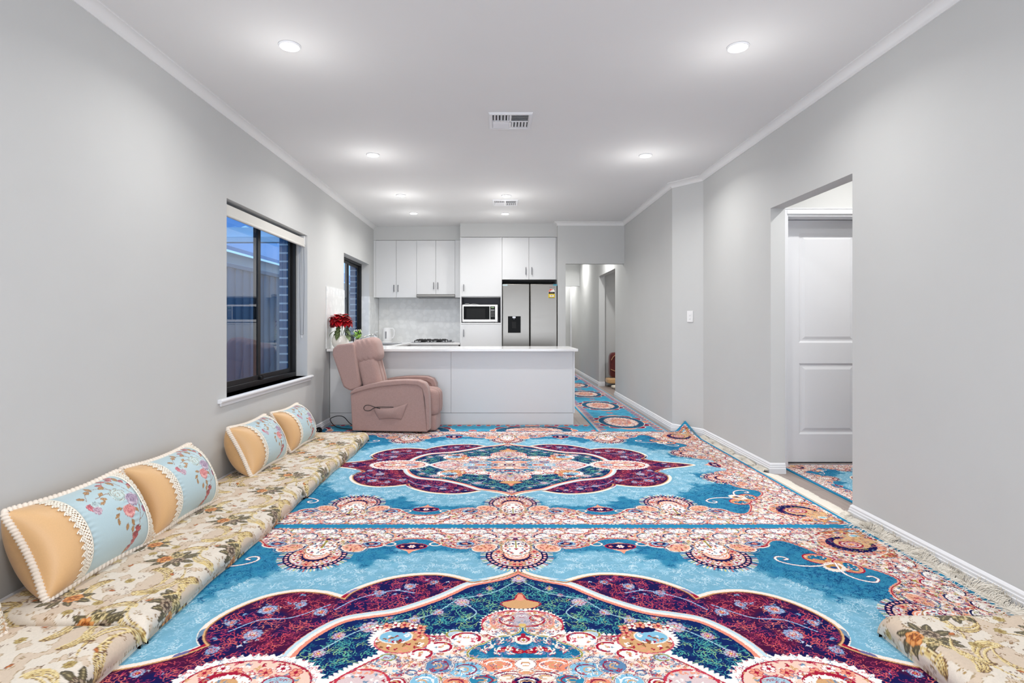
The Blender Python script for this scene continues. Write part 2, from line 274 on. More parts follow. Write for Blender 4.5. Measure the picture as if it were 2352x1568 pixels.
    cv.fill(serr(ell(X, Y, .118, .100), .008, 30), NAV); cv.fill(ell(X+.012, Y+.012, .088, .070), 'd8ae84'); cv.fill(np.array([(X, Y), (X+.16, Y+.02), (X+.13, Y+.15), (X+.02, Y+.14)]), 'd8ae84')
    m = cv.fill(ell(X, Y, .060, .046), CRI); cv.fill(ell(X, Y, .050, .036), 'e9c9c4'); cv.stroke(ell(X, Y, .034, .024), .006, CRI); cv.fill(ell(X, Y, .018, .013), 'e79a60')
    cv.fill(ell(X+.09, Y+.12, .03, .02), WHT); cv.fill(ell(X+.09, Y+.12, .02, .012), LBL); cv.fill(ell(1.87, 1.315, .02, .012), LBL)
    # butterfly
    for s in (0, 1):
        L = cr([(0, 0), (-.02, .05), (-.07, .085), (-.13, .075), (-.15, .03), (-.12, -.02), (-.06, -.035)], closed=True)
        P = (L if not s else L[:, ::-1])*.85+[1.545, .925]
        cv.stroke(np.r_[P, P[:1]], .020, 'a31d36'); m = cv.fill(P, 'd39a68'); cv.scatter(m, .02, .03, [PCH, CRI, CRE, '8a5a3c'], .0035, 1)
        c0 = P.mean(0); e = ell(c0[0]+(.012 if s else 0), c0[1]+(0 if s else .012), .045, .028, rot=0 if not s else 1.57); cv.fill(e, '1d7299'); cv.scatter(cv.mask(e), .018, .022, [PCH, CRE, '124f78'], .003, 1)
        cv.stroke(np.r_[P, P[:1]], .004, 'e8a08c')
    cv.fill(serr(ell(1.50, .855, .055, .045, rot=.8), .008, 20), CRE); cv.fill(ell(1.50, .86, .035, .028), 'c09050'); cv.fill(ell(1.495, .85, .016, .012), '2b4f88')
    for P in (cr([(1.53, .90), (1.42, .865), (1.33, .875), (1.27, .92), (1.275, .965), (1.31, .97), (1.325, .945), (1.305, .935)]), cr([(1.53, .90), (1.505, .80), (1.53, .73), (1.585, .70), (1.62, .725), (1.615, .755), (1.59, .755)])):
        cv.stroke(P, .011, 'a04050', fm); cv.stroke(P, .0075, WHT, fm | bm)
    cv.scatter(bm, .022, .034, ['8a2440', '5c7c9c', 'b0566a', '7c6a86', 'c88a6a', '9a9440', '2a2c5c'], .0019, 2)
    return cv.a
def runner_tile(res=.003):
    """one repeat: x across 0.77, y along 1.33"""
    Wd, L = .77, 1.33; cv = Cv(Wd, L, res, '4fa3c4'); N = noise2(cv.H, cv.W, 18, 9); cv.a *= (.88+.24*N)[..., None]
    cv.scatter(np.ones((cv.H, cv.W), bool), .03, .03, ['3a8cb2', '6bb4cf', '3585aa'], .003, 1)
    cx, cy = Wd/2, L/2
    for s in (-1, 1):
        x0 = cx+s*(Wd/2-.025); cv.fill([(x0-.03, 0), (x0+.03, 0), (x0+.03, L), (x0-.03, L)], '9cc0d0'); cv.stroke([(cx+s*(Wd/2-.008), 0), (cx+s*(Wd/2-.008), L)], .018, '3f9dc2')
        for i, y in enumerate(np.arange(.055, L, .111)):
            cv.fill(ell(cx+s*(Wd/2-.075), y, .040, .026, n=16), ['b0486a', 'c46a60'][i % 2]); cv.stroke(ell(cx+s*(Wd/2-.075), y, .042, .028, n=16), .005, 'd9a090')
            cv.fill(ell(cx+s*(Wd/2-.035), y+.05, .016, .022, n=10), 'd99a86')
    for i in range(12):
        a = i/12.*6.283; x, y = cx+math.cos(a)*.235, cy+math.sin(a)*.39
        P = ell(x, y, .082, .085, n=20); cv.stroke(P, .012, 'ecdcd0')
    for i in range(12):
        a = i/12.*6.283; x, y = cx+math.cos(a)*.235, cy+math.sin(a)*.39; cv.fill(ell(x, y, .080, .083, n=20), ['dd9278', '8f2448', '8f2448'][i % 3])
    cv.fill(ell(cx, cy, .262, .42), 'ecdcd0'); cv.fill(ell(cx, cy, .254, .412), '2a5a7c'); cv.scatter(cv.mask(ell(cx, cy, .254, .412)), .03, .035, ['173c66', '4f93a8'], .004, 1)
    m = cv.fill(serr(ell(cx, cy, .185, .30), .02, 26), 'e9d2c4'); cv.scatter(m, .024, .04, ['b0486a', 'd98a70', '8c7896', 'f3e6de'], .006, 1)
    m = cv.fill(ell(cx, cy, .12, .20), 'dfa088'); cv.scatter(m, .022, .035, ['c9566a', 'f0d8c8', 'a57a60', '6b7c9c'], .005, 1); cv.flower(cx, cy, .06, 'e9c4b4', 'a8405a', 'b0586a', 8)
    cv.flower(cx, .0, .05, 'd98a86', 'a8405a', '8f2448', 6); cv.flower(cx, L, .05, 'd98a86', 'a8405a', '8f2448', 6)
    return cv.a
def brocade_tile(res=.0025):
    """repeat 0.36 across (x) by 0.42 along (y)"""
    TW, TL = .36, .42; res /= 1.3; cv = Cv(TW, TL, res, 'dcd2c4', wrap=True); N = noise2(cv.H, cv.W, 26, 4)
    N = (N+N[::-1]+N[:, ::-1]+N[::-1, ::-1])/4; cv.a[N > .53] = hx('d0bda8'); cv.a[np.abs(N-.53) < .005] = hx('a8916e'); cv.a *= (.97+.06*noise2(cv.H, cv.W, 3, 2))[..., None]
    GD, BR, OL = 'cfb577', '6b4a2c', '5b5138'
    def acanthus(x, y, a, t, s):
        c, sn = math.cos(a), math.sin(a)
        for k in range(6):
            r = (.035+.017*k)*s; n = 16; th = np.linspace(0, 1, n); h = a+t*(-.9+.28*k)+t*th*2.2
            P = np.stack([x+np.cumsum(np.cos(h)*r/n*1.9), y+np.cumsum(np.sin(h)*r/n*1.9)], 1)
            cv.stroke(P, .0085*s, GD, taper=True); cv.stroke(P+[.002, -.0035], .0022, BR, taper=True); cv.stroke(P-[.001, -.002], .002, 'e6d6a4', taper=True)
    for x, y, a, t, s in ((.27, .05, 2.6, 1, .95), (.10, .24, .6, -1, 1.0), (.30, .33, 3.6, -1, .85), (.02, .40, .3, 1, .8), (.20, .16, 5.2, 1, .7)): acanthus(x, y, a, t, s)
    for i in range(62): cv.curl(RS.rand()*TW, RS.rand()*TL, RS.rand()*6.28, .045, [BR, 'a08048', '8a6a44'][i % 3], .0026, RS.choice([-1, 1]), None, 1)
    for i in range(12): cv.fwrap(ell(.17+.011*i, .36-.004*i, .0022, .0045, n=6), BR)
    def bouquet(x, y, m):
        for a, l in ((2.9, .075), (3.5, .06), (2.3, .055), (.3, .07), (-.4, .06), (.9, .06), (1.5, .055), (-1.2, .055), (-1.9, .05), (5.6, .07)):
            a = a if m else math.pi-a
            cv.leaf(x+math.cos(a)*.022, y+math.sin(a)*.018, a, l, .024, OL, '39321f', 'a89a70')
        for dx, dy, r, c1, c2, c3 in ((-.028, .004, .028, 'b96a2a', 'dc9a58', '7c3f18'), (.022, .010, .026, '5e4636', 'a8947c', '3a2c20'), (.0, -.028, .024, '8c7a48', 'cbb888', '4f4426')):
            dx = dx if m else -dx
            cv.flower(x+dx, y+dy, r, c2, c1, c1, 7); cv.flower(x+dx, y+dy, r*.62, c1, c2, c3, 6); cv.stroke(ell(x+dx, y+dy, r*.3, n=12), .0025, c3)
            for k in range(4): cv.curl(x+dx+(RS.rand()-.5)*r, y+dy+(RS.rand()-.5)*r, RS.rand()*6.28, r, [c3, c2][k % 2], .0025, 1, None, 0)
    bouquet(.095, .10, True); bouquet(.275, .235, False); [acanthus(x, y, a, t, s_) for x, y, a, t, s_ in ((.10, .36, .2, 1, .75), (.18, .40, 3.4, -1, .6))]
    for x, y in ((.20, .06), (.02, .19), (.19, .29), (.33, .13), (.33, .40)): cv.flower(x, y, .016, 'b9a266', '8a6a34', '8f7a40', 8)
    for x, y, a in ((.17, .11, .4), (.22, .35, 2.5), (.03, .28, 1), (.33, .05, 0)): cv.leaf(x, y, a, .022, .011, 'b8682c', '7c3f18')
    return cv.a
def cushion_face(res=.0025):
    """front panel 0.62 x 0.40: tan ends, pale blue satin middle with a rose spray"""
    Wd, H = .62, .40; cv = Cv(Wd, H, res, 'b4cdd4')
    for s in (0, 1):
        x0, x1 = ((0, .165) if not s else (Wd-.085, Wd)); cv.fill([(x0, 0), (x1, 0), (x1, H), (x0, H)], 'd8ae7c')
    BR, LF = '8f6a5a', 'b98d58'
    for P in ([(.42, .02), (.45, .08), (.49, .16), (.50, .24), (.47, .32), (.45, .38)], [(.49, .16), (.52, .25), (.50, .34), (.49, .39)], [(.47, .22), (.43, .30), (.36, .36), (.29, .35), (.25, .31)], [(.45, .25), (.38, .31), (.30, .31)], [(.47, .12), (.52, .15), (.54, .20)], [(.43, .27), (.40, .35), (.44, .385)]):
        cv.stroke(cr(P), .003, BR)
    for x, y, a in ((.26, .33, 2.8), (.29, .35, .4), (.33, .355, 1.2), (.37, .35, .2), (.36, .33, 3.6), (.36, .19, 3.6), (.39, .13, 4.4), (.42, .14, 5), (.345, .17, 4.5), (.46, .19, 5.4), (.52, .20, .3), (.51, .17, 5.5), (.45, .34, 1.8), (.49, .35, 1.2), (.42, .11, 4.6), (.45, .07, .8), (.44, .05, 2.4), (.41, .03, 4), (.44, .28, 2.4), (.50, .29, .8), (.33, .28, 3.4), (.35, .285, 2.7), (.53, .14, 5), (.39, .21, 2.8)):
        cv.leaf(x, y, a, .034, .017, LF, '8a6238', '8a6238')
    def rose(x, y, r, c1, c2, c3):
        r *= 1.18
        for k in range(9):
            a = k*2.4; d = r*(.75-.06*k); cv.fill(serr(ell(x+math.cos(a)*d*.55, y+math.sin(a)*d*.55, r*.52, n=16), .002, 8), [c1, c2][k % 2]); cv.stroke(ell(x+math.cos(a)*d*.55, y+math.sin(a)*d*.55, r*.52, n=16, a0=a, a1=a+3), .0025, c3)
        cv.stroke(ell(x, y, r*.25, n=10), .003, c3)
    rose(.415, .285, .040, 'c3d6d4', 'a9c0be', '8a7a60'); rose(.425, .185, .036, 'd98a8a', 'e8b0a8', 'b0505a'); rose(.475, .235, .038, 'a690a8', 'c9bccb', '7a5f80')
    rose(.245, .275, .022, 'c9586a', 'd98088', '98384a'); rose(.275, .28, .022, 'b3c9cc', 'c6d8d8', '7f9498'); rose(.262, .25, .022, 'c0a0b0', 'd0b8c2', '906a80')
    rose(.435, .06, .018, 'b04a50', 'c86a62', '7f2c38'); rose(.45, .085, .016, 'b04a50', 'c86a62', '7f2c38'); rose(.53, .165, .02, 'a87a98', 'c9687a', '7a4a68')
    for x, y in ((.40, .37), (.44, .385), (.49, .385), (.505, .345), (.47, .375), (.52, .31), (.41, .02), (.425, .038)): rose(x, y, .011, 'c47070', 'd99a90', '8f4048')
    return cv.a
import bpy, bmesh, random
from mathutils import Vector, Matrix, Euler
R = random.Random(11); C = bpy.context.scene.collection; PI = math.pi
# ------------------------------------------------------------------ materials
def lin(s):
    return tuple((c/12.92 if c <= .04045 else ((c+.055)/1.055)**2.4) for c in hx(s).tolist())
def mat(name, col='ffffff', rough=.5, metal=0., spec=.5, noise=None, bump=None, emit=None, coat=0., sheen=0., attr=None, aniso=0.):
    m = bpy.data.materials.new(name); m.use_nodes = True; nt = m.node_tree; N = nt.nodes; L = nt.links; b = N['Principled BSDF']
    b.inputs['Base Color'].default_value = (*lin(col), 1); b.inputs['Roughness'].default_value = rough; b.inputs['Metallic'].default_value = metal
    b.inputs['Specular IOR Level'].default_value = spec; b.inputs['Coat Weight'].default_value = coat; b.inputs['Sheen Weight'].default_value = sheen; b.inputs['Anisotropic'].default_value = aniso
    tc = N.new('ShaderNodeTexCoord'); src = None
    if attr:
        a = N.new('ShaderNodeAttribute'); a.attribute_name = attr; src = a.outputs['Color']
    if noise:      # (scale, strength)
        n = N.new('ShaderNodeTexNoise'); n.inputs['Scale'].default_value = noise[0]; n.inputs['Detail'].default_value = 4; L.new(tc.outputs['Object'], n.inputs['Vector'])
        mr = N.new('ShaderNodeMapRange'); mr.inputs[1].default_value = .25; mr.inputs[2].default_value = .75; mr.inputs[3].default_value = 1-noise[1]; mr.inputs[4].default_value = 1+noise[1]; L.new(n.outputs['Fac'], mr.inputs[0])
        mx = N.new('ShaderNodeMix'); mx.data_type = 'RGBA'; mx.blend_type = 'MULTIPLY'; mx.inputs[0].default_value = 1
        if src: L.new(src, mx.inputs[6])
        else: mx.inputs[6].default_value = (*lin(col), 1)
        L.new(mr.outputs[0], mx.inputs[7]); src = mx.outputs[2]
    if src: L.new(src, b.inputs['Base Color'])
    if bump:       # (scale, strength, distance)
        n = N.new('ShaderNodeTexNoise'); n.inputs['Scale'].default_value = bump[0]; n.inputs['Detail'].default_value = 3; L.new(tc.outputs['Object'], n.inputs['Vector'])
        bp = N.new('ShaderNodeBump'); bp.inputs['Strength'].default_value = bump[1]; bp.inputs['Distance'].default_value = bump[2]; L.new(n.outputs['Fac'], bp.inputs['Height']); L.new(bp.outputs[0], b.inputs['Normal'])
    if emit: b.inputs['Emission Color'].default_value = (*lin(emit[0]), 1); b.inputs['Emission Strength'].default_value = emit[1]
    return m
M = {}
def mk(key, *a, **k): M[key] = mat(key, *a, **k); return M[key]
mk('wall_paint', 'c9cac9', .75, noise=(3, .012), bump=(220, .06, .002)); mk('ceiling_paint', 'e4e4e4', .8, noise=(2, .01)); mk('trim_gloss', 'e6e7ea', .35)
mk('white_laminate', 'd9dadb', .32, noise=(2, .008)); mk('white_stone', 'e4e4e4', .12, noise=(60, .012)); mk('plain_grey', '8f8f94', .6)  # the mid grey is an even base colour shared by several parts
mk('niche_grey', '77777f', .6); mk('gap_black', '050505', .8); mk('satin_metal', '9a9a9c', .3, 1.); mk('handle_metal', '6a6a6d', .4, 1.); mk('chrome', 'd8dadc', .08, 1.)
mk('white_plastic', 'ececec', .3); mk('black_plastic', '0b0b0c', .45, spec=.25); mk('black_rubber', '101012', .6); mk('black_glass', '030304', .3, spec=.08)
mk('lens', 'ffffff', .4, emit=('fffdf8', 40)); mk('frame_black', '06080d', .45); mk('mauve_fabric', 'a88a83', .95, sheen=.2, noise=(90, .07), bump=(700, .25, .002))
mk('mauve_seam', '8c6c66', .95); mk('tan_velvet', 'd6ab78', .9, sheen=.3, noise=(40, .05), bump=(500, .1, .002)); mk('cord_cream', 'eee2d4', .85, noise=(120, .04)); mk('lace_cream', 'f1ebdd', .85)
mk('pile', 'ffffff', .95, attr='Col', noise=(260, .10), bump=(420, .25, .003), spec=.04); mk('brocade', 'ffffff', .8, attr='Col', noise=(300, .06), bump=(350, .25, .002), spec=.25, sheen=.15)
mk('satin_print', 'ffffff', .45, attr='Col', noise=(200, .03), spec=.4, sheen=.2); mk('teal_edge', '3088ae', .95); mk('fringe_cotton', 'e8e2d6', .95)
mk('rug_back', 'b8ae9c', .95); mk('pot_white', 'ece9e2', .15, coat=.5); mk('petal_red', 'a8081a', .6, noise=(40, .3), spec=.2); mk('petal_deep', '7c0615', .65, noise=(40, .25)); mk('leaf_green', '66774c', .6, noise=(30, .2)); mk('leaf_bright', '8fc04a', .5, noise=(30, .15)); mk('stem_green', '5f6b48', .6); mk('soil', '3a2c22', .95)
mk('pink_pot', 'c9b1ae', .2); mk('label_yellow', 'e0c31c', .4); mk('label_white', 'eeeae4', .4); mk('label_red', 'd0442a', .4); mk('tape_blue', '3f93a8', .35); mk('tape_pale', 'a8bcc0', .35); mk('text_grey', '5a5650', .5)
mk('lcd_green', '6d8a5a', .3); mk('button_grey', 'cfcfd2', .4); mk('maroon_velvet', '5a120e', .8, noise=(30, .3), sheen=.4); mk('gold_thread', 'c89a70', .6); mk('sheet_white', 'e6ddcb', .9, noise=(30, .05)); mk('cream_blind', 'd8d6d0', .7)
mk('iron_black', '141416', .5); mk('fence_grey', '9aa6b4', .5, noise=(3, .04)); mk('gutter_white', 'e8ecf0', .4); mk('roof_blue', '6f93bd', .4, noise=(3, .05)); mk('concrete', '7e8388', .9, noise=(6, .08)); mk('render_cream', 'd8cfc4', .8)
def brick_like(name, c1, c2, mortar, scale, bw, bh, msize, axes, rough=.6, offs=.5, grain=None, bump=0.3, mscale=1.):
    m = mat(name, rough=rough); nt = m.node_tree; N = nt.nodes; L = nt.links; b = N['Principled BSDF']; tc = N.new('ShaderNodeTexCoord'); sp = N.new('ShaderNodeSeparateXYZ'); cb = N.new('ShaderNodeCombineXYZ')
    L.new(tc.outputs['Object'], sp.inputs[0]); L.new(sp.outputs[axes[0]], cb.inputs[0]); L.new(sp.outputs[axes[1]], cb.inputs[1])
    br = N.new('ShaderNodeTexBrick'); br.offset = offs; br.inputs['Color1'].default_value = (*lin(c1), 1); br.inputs['Color2'].default_value = (*lin(c2), 1); br.inputs['Mortar'].default_value = (*lin(mortar), 1)
    br.inputs['Scale'].default_value = scale; br.inputs['Brick Width'].default_value = bw; br.inputs['Row Height'].default_value = bh; br.inputs['Mortar Size'].default_value = msize; br.inputs['Mortar Smooth'].default_value = .1; L.new(cb.outputs[0], br.inputs['Vector'])
    src = br.outputs['Color']
    if grain:
        mp = N.new('ShaderNodeMapping'); mp.inputs['Scale'].default_value = grain[0]; n = N.new('ShaderNodeTexNoise'); n.inputs['Scale'].default_value = 1; n.inputs['Detail'].default_value = 5; L.new(tc.outputs['Object'], mp.inputs[0]); L.new(mp.outputs[0], n.inputs['Vector'])
        mr = N.new('ShaderNodeMapRange'); mr.inputs[1].default_value = .25; mr.inputs[2].default_value = .75; mr.inputs[3].default_value = 1-grain[1]; mr.inputs[4].default_value = 1+grain[1]; L.new(n.outputs['Fac'], mr.inputs[0])
        mx = N.new('ShaderNodeMix'); mx.data_type = 'RGBA'; mx.blend_type = 'MULTIPLY'; mx.inputs[0].default_value = 1; L.new(src, mx.inputs[6]); L.new(mr.outputs[0], mx.inputs[7]); src = mx.outputs[2]
    L.new(src, b.inputs['Base Color'])
    if bump:
        bp = N.new('ShaderNodeBump'); bp.invert = True; bp.inputs['Strength'].default_value = bump; bp.inputs['Distance'].default_value = .004; L.new(br.outputs['Fac'], bp.inputs['Height']); L.new(bp.outputs[0], b.inputs['Normal'])
    M[name] = m; return m
brick_like('timber_planks', 'a89a92', '978a84', '6f645f', 1, 1.3, .19, .002, (1, 0), .45, .37, ((60, 3, 1), .12), .2)
brick_like('blue_brick', '4677a0', '3c6c94', 'f0f4f6', 1, 3.1, .086, .009, (0, 2), .6, .5, ((20, 20, 20), .15), .5)
brick_like('blue_brick_side', '2f4f6e', '28466a', 'dfe6ea', 1, .24, .086, .010, (1, 2), .6, .5, ((20, 20, 20), .15), .5)
def tile_mat(name, axes):
    m = brick_like(name, 'e6e7e6', 'e2e4e4', 'ebebea', 1, .60, .30, .003, axes, .25, 0., ((9, 9, 9), .03), .15); nt = m.node_tree; N = nt.nodes; L = nt.links; b = N['Principled BSDF']
    src = b.inputs['Base Color'].links[0].from_socket; tc = N.new('ShaderNodeTexCoord'); v = N.new('ShaderNodeTexVoronoi'); v.inputs['Scale'].default_value = 13; L.new(tc.outputs['Object'], v.inputs['Vector'])
    mr = N.new('ShaderNodeMapRange'); mr.inputs[1].default_value = .42; mr.inputs[2].default_value = .55; mr.inputs[3].default_value = 1.045; mr.inputs[4].default_value = .975; L.new(v.outputs['Distance'], mr.inputs[0])
    mx = N.new('ShaderNodeMix'); mx.data_type = 'RGBA'; mx.blend_type = 'MULTIPLY'; mx.inputs[0].default_value = 1; L.new(src, mx.inputs[6]); L.new(mr.outputs[0], mx.inputs[7]); L.new(mx.outputs[2], b.inputs['Base Color'])
tile_mat('tile_back', (0, 2)); tile_mat('tile_side', (1, 2))
def steel():
    m = mat('brushed_steel', '8b8883', .28, 1., aniso=.75); nt = m.node_tree; N = nt.nodes; L = nt.links; b = N['Principled BSDF']
    tc = N.new('ShaderNodeTexCoord'); mp = N.new('ShaderNodeMapping'); mp.inputs['Scale'].default_value = (4, 4, 500); n = N.new('ShaderNodeTexNoise'); n.inputs['Scale'].default_value = 1
    L.new(tc.outputs['Object'], mp.inputs[0]); L.new(mp.outputs[0], n.inputs['Vector']); mr = N.new('ShaderNodeMapRange'); mr.inputs[3].default_value = .25; mr.inputs[4].default_value = .4; L.new(n.outputs['Fac'], mr.inputs[0]); L.new(mr.outputs[0], b.inputs['Roughness'])
    tg = N.new('ShaderNodeTangent'); tg.direction_type = 'RADIAL'; tg.axis = 'Z'; L.new(tg.outputs[0], b.inputs['Tangent'])
    M['brushed_steel'] = m
steel()
def glass():
    m = bpy.data.materials.new('window_glass'); m.use_nodes = True; nt = m.node_tree; N = nt.nodes; L = nt.links; N.remove(N['Principled BSDF']); out = N['Material Output']
    t = N.new('ShaderNodeBsdfTransparent'); t.inputs[0].default_value = (.80, .88, .93, 1); g = N.new('ShaderNodeBsdfGlossy'); g.inputs['Roughness'].default_value = 0.0
    f = N.new('ShaderNodeFresnel'); f.inputs['IOR'].default_value = 2.6; x = N.new('ShaderNodeMixShader'); ge = N.new('ShaderNodeNewGeometry'); iv = N.new('ShaderNodeMath'); iv.operation = 'SUBTRACT'; iv.inputs[0].default_value = 1; L.new(ge.outputs['Backfacing'], iv.inputs[1]); mu = N.new('ShaderNodeMath'); mu.operation = 'MULTIPLY'; L.new(f.outputs[0], mu.inputs[0]); L.new(iv.outputs[0], mu.inputs[1]); L.new(mu.outputs[0], x.inputs[0]); L.new(t.outputs[0], x.inputs[1]); L.new(g.outputs[0], x.inputs[2]); L.new(x.outputs[0], out.inputs[0]); M['window_glass'] = m
glass()
# ------------------------------------------------------------------ mesh builder
class MB:
    def __init__(s): s.v = []; s.f = []
    def add(s, V, F):
        o = len(s.v); s.v += [tuple(map(float, p)) for p in V]; s.f += [tuple(i+o for i in f) for f in F]; return s
    def box(s, x0, x1, y0, y1, z0, z1):
        V = [(x, y, z) for z in (z0, z1) for y in (y0, y1) for x in (x0, x1)]
        return s.add(V, [(0, 2, 3, 1), (4, 5, 7, 6), (0, 1, 5, 4), (2, 6, 7, 3), (0, 4, 6, 2), (1, 3, 7, 5)])
    def prism(s, poly, a, b, axis='y'):
        n = len(poly); ar = sum(poly[i][0]*poly[(i+1) % n][1]-poly[(i+1) % n][0]*poly[i][1] for i in range(n))
        if ar < 0: poly = poly[::-1]
        f = {'y': lambda p, t: (p[0], t, p[1]), 'z': lambda p, t: (p[0], p[1], t), 'x': lambda p, t: (t, p[0], p[1])}[axis]
        V = [f(p, a) for p in poly]+[f(p, b) for p in poly]; F = [tuple(range(n)), tuple(range(2*n-1, n-1, -1))]+[((i+1) % n, i, n+i, n+(i+1) % n) for i in range(n)]
        return s.add(V, F)
    def tube(s, path, r, n=8, cap=True, closed=False, twist=None):
        P = [Vector(p) for p in path]; V = []; F = []; m = len(P); up = None
        for i, p in enumerate(P):
            t = ((P[(i+1) % m] if (closed or i < m-1) else P[i])-(P[i-1] if (closed or i > 0) else P[i])).normalized()
            if up is None: up = t.orthogonal().normalized()
            up = (up-t*up.dot(t)).normalized(); w = t.cross(up)
            rr = r(i) if callable(r) else r
            for k in range(n):
                a = 2*PI*k/n; q = rr*(1+(twist(i, a) if twist else 0)); V.append(p+(up*math.cos(a)+w*math.sin(a))*q)
        for i in range(m if closed else m-1):
            for k in range(n): F.append((i*n+k, i*n+(k+1) % n, ((i+1) % m)*n+(k+1) % n, ((i+1) % m)*n+k))
        if cap and not closed: F += [tuple(range(n-1, -1, -1)), tuple((m-1)*n+k for k in range(n))]
        return s.add(V, F)
    def cyl(s, p0, p1, r, n=20): return s.tube([p0, p1], r, n)
    def lathe(s, c, prof, n=32, axis='z'):
        V = []; F = []; m = len(prof)
        for r, h in prof:
            for k in range(n):
                a = 2*PI*k/n; q = (r*math.cos(a), r*math.sin(a), h)
                if axis == 'y': q = (q[0], q[2], q[1])
                if axis == 'x': q = (q[2], q[0], q[1])
                V.append((c[0]+q[0], c[1]+q[1], c[2]+q[2]))
        for i in range(m-1):
            for k in range(n): F.append((i*n+k, i*n+(k+1) % n, (i+1)*n+(k+1) % n, (i+1)*n+k))
        F += [tuple(range(n-1, -1, -1)), tuple((m-1)*n+k for k in range(n))]
        return s.add(V, F)
    def puff(s, c, h, e=5, N=18, grooves=(), gd=.05, gw=.02, rot=0., axis=1):
        V = []; F = []; ids = {}
        def vid(p):
            k = tuple(round(q, 5) for q in p)
            if k not in ids:
                l = sum(abs(q)**e for q in p)**(1/e); mx = max(abs(q) for q in p); q = [t*mx/l for t in p]
                g = sum(math.exp(-((q[axis]*h[axis]-y)/gw)**2) for y in grooves)*gd
                w = [q[i]*h[i]*(1-g*(1 if i != axis else 0)) for i in range(3)]
                x = w[0]*math.cos(rot)+w[2]*math.sin(rot); z = -w[0]*math.sin(rot)+w[2]*math.cos(rot)
                ids[k] = len(V); V.append((c[0]+x, c[1]+w[1], c[2]+z))
            return ids[k]
        for ax in range(3):
            for sg in (-1, 1):
                for i in range(N):
                    for j in range(N):
                        q = []
                        for a, b in ((i, j), (i+1, j), (i+1, j+1), (i, j+1)):
                            p = [0, 0, 0]; p[ax] = sg; p[(ax+1) % 3] = math.tan((a/N*2-1)*PI/4); p[(ax+2) % 3] = math.tan((b/N*2-1)*PI/4); q.append(vid(p))
                        F.append(tuple(q) if sg > 0 else tuple(q[::-1]))
        return s.add(V, F)
    def grid(s, P):
        h, w = len(P), len(P[0]); V = [p for r in P for p in r]; F = [(i*w+j, i*w+j+1, (i+1)*w+j+1, (i+1)*w+j) for i in range(h-1) for j in range(w-1)]
        return s.add(V, F)
WO = {}
def props(o, label=None, cat=None, group=None, kind=None):
    for k, v in (('label', label), ('category', cat), ('group', group), ('kind', kind)):
        if v: o[k] = v
    return o
def link(name, me, parent, org, loc):
    o = bpy.data.objects.new(name, me); C.objects.link(o)
    if parent: o.parent = parent; o.location = Vector(loc)-WO[parent.name]
    else: o.location = loc
    WO[o.name] = Vector(loc); return o
def build(name, mb, m, parent=None, org=None, bevel=0., seg=2, smooth=35, sub=0, label=None, cat=None, group=None, kind=None):
    """one mesh object; geometry is given in world metres, origin at org (or at the parent's)"""
    org = Vector(org) if org is not None else (WO[parent.name] if parent else Vector((0, 0, 0)))
    me = bpy.data.meshes.new(name); me.from_pydata([Vector(v)-org for v in mb.v], [], mb.f); me.update()
    if smooth:
        me.polygons.foreach_set('use_smooth', [True]*len(me.polygons)); me.set_sharp_from_angle(angle=math.radians(smooth))
    me.materials.append(M[m] if isinstance(m, str) else m); o = link(name, me, parent, org, org)
    if bevel:
        b = o.modifiers.new('edge', 'BEVEL'); b.width = bevel; b.segments = seg; b.limit_method = 'ANGLE'; b.angle_limit = math.radians(40)
    if sub: q = o.modifiers.new('round', 'SUBSURF'); q.levels = q.render_levels = sub
    return props(o, label, cat, group, kind)
def empty(name, loc, label=None, cat=None, group=None, kind=None):
    return props(link(name, None, None, None, loc), label, cat, group, kind)
def struct(name, mb, m, **k): return build(name, mb, m, kind='structure', **k)
def B(*a): return MB().box(*a)
def kids(o): return [c for c in bpy.data.objects if c.parent == o]
def copy_tree(o, parent=None):
    c = o.copy(); C.objects.link(c)
    if parent: c.parent = parent
    for ch in kids(o): copy_tree(ch, c)
    return c
def sheet(name, P, col, m, parent=None, org=(0, 0, 0), **k):
    """dense sheet: P is (h,w,3) world, col (h,w,3) sRGB"""
    h, w = P.shape[:2]; org = np.array(org if parent is None else WO[parent.name]); me = bpy.data.meshes.new(name); nv = h*w; nf = (h-1)*(w-1)
    me.vertices.add(nv); me.vertices.foreach_set('co', (P.reshape(-1, 3)-org).astype(np.float32).ravel())
    idx = np.arange(nv, dtype=np.int32).reshape(h, w); q = np.stack([idx[:-1, :-1], idx[:-1, 1:], idx[1:, 1:], idx[1:, :-1]], -1).reshape(-1)
    me.loops.add(nf*4); me.loops.foreach_set('vertex_index', q); me.polygons.add(nf); me.polygons.foreach_set('loop_start', np.arange(0, nf*4, 4, dtype=np.int32)); me.update(calc_edges=True)
    me.polygons.foreach_set('use_smooth', np.ones(nf, bool))
    ca = me.color_attributes.new('Col', 'BYTE_COLOR', 'POINT'); ca.data.foreach_set('color_srgb', np.concatenate([np.clip(col, 0, 1), np.ones((h, w, 1))], -1).astype(np.float32).ravel())
    me.materials.append(M[m]); me.validate(); return props(link(name, me, parent, None, tuple(org)), **k)
LP = 7.6; PP = 2.0; REAR_FILL = 100.0; SKY = 2.3; EXPO = 0.24
# ================================================================== THE ROOM
H = 2.70; XL = -1.953; XR = 2.125; XH = 1.90; YB = 9.08
struct('floor', B(-2.24, 5.0, -2.6, 16.0, -.12, 0), 'timber_planks')
struct('ceiling', B(-2.24, 5.0, -2.6, 16.0, H, H+.1), 'ceiling_paint')
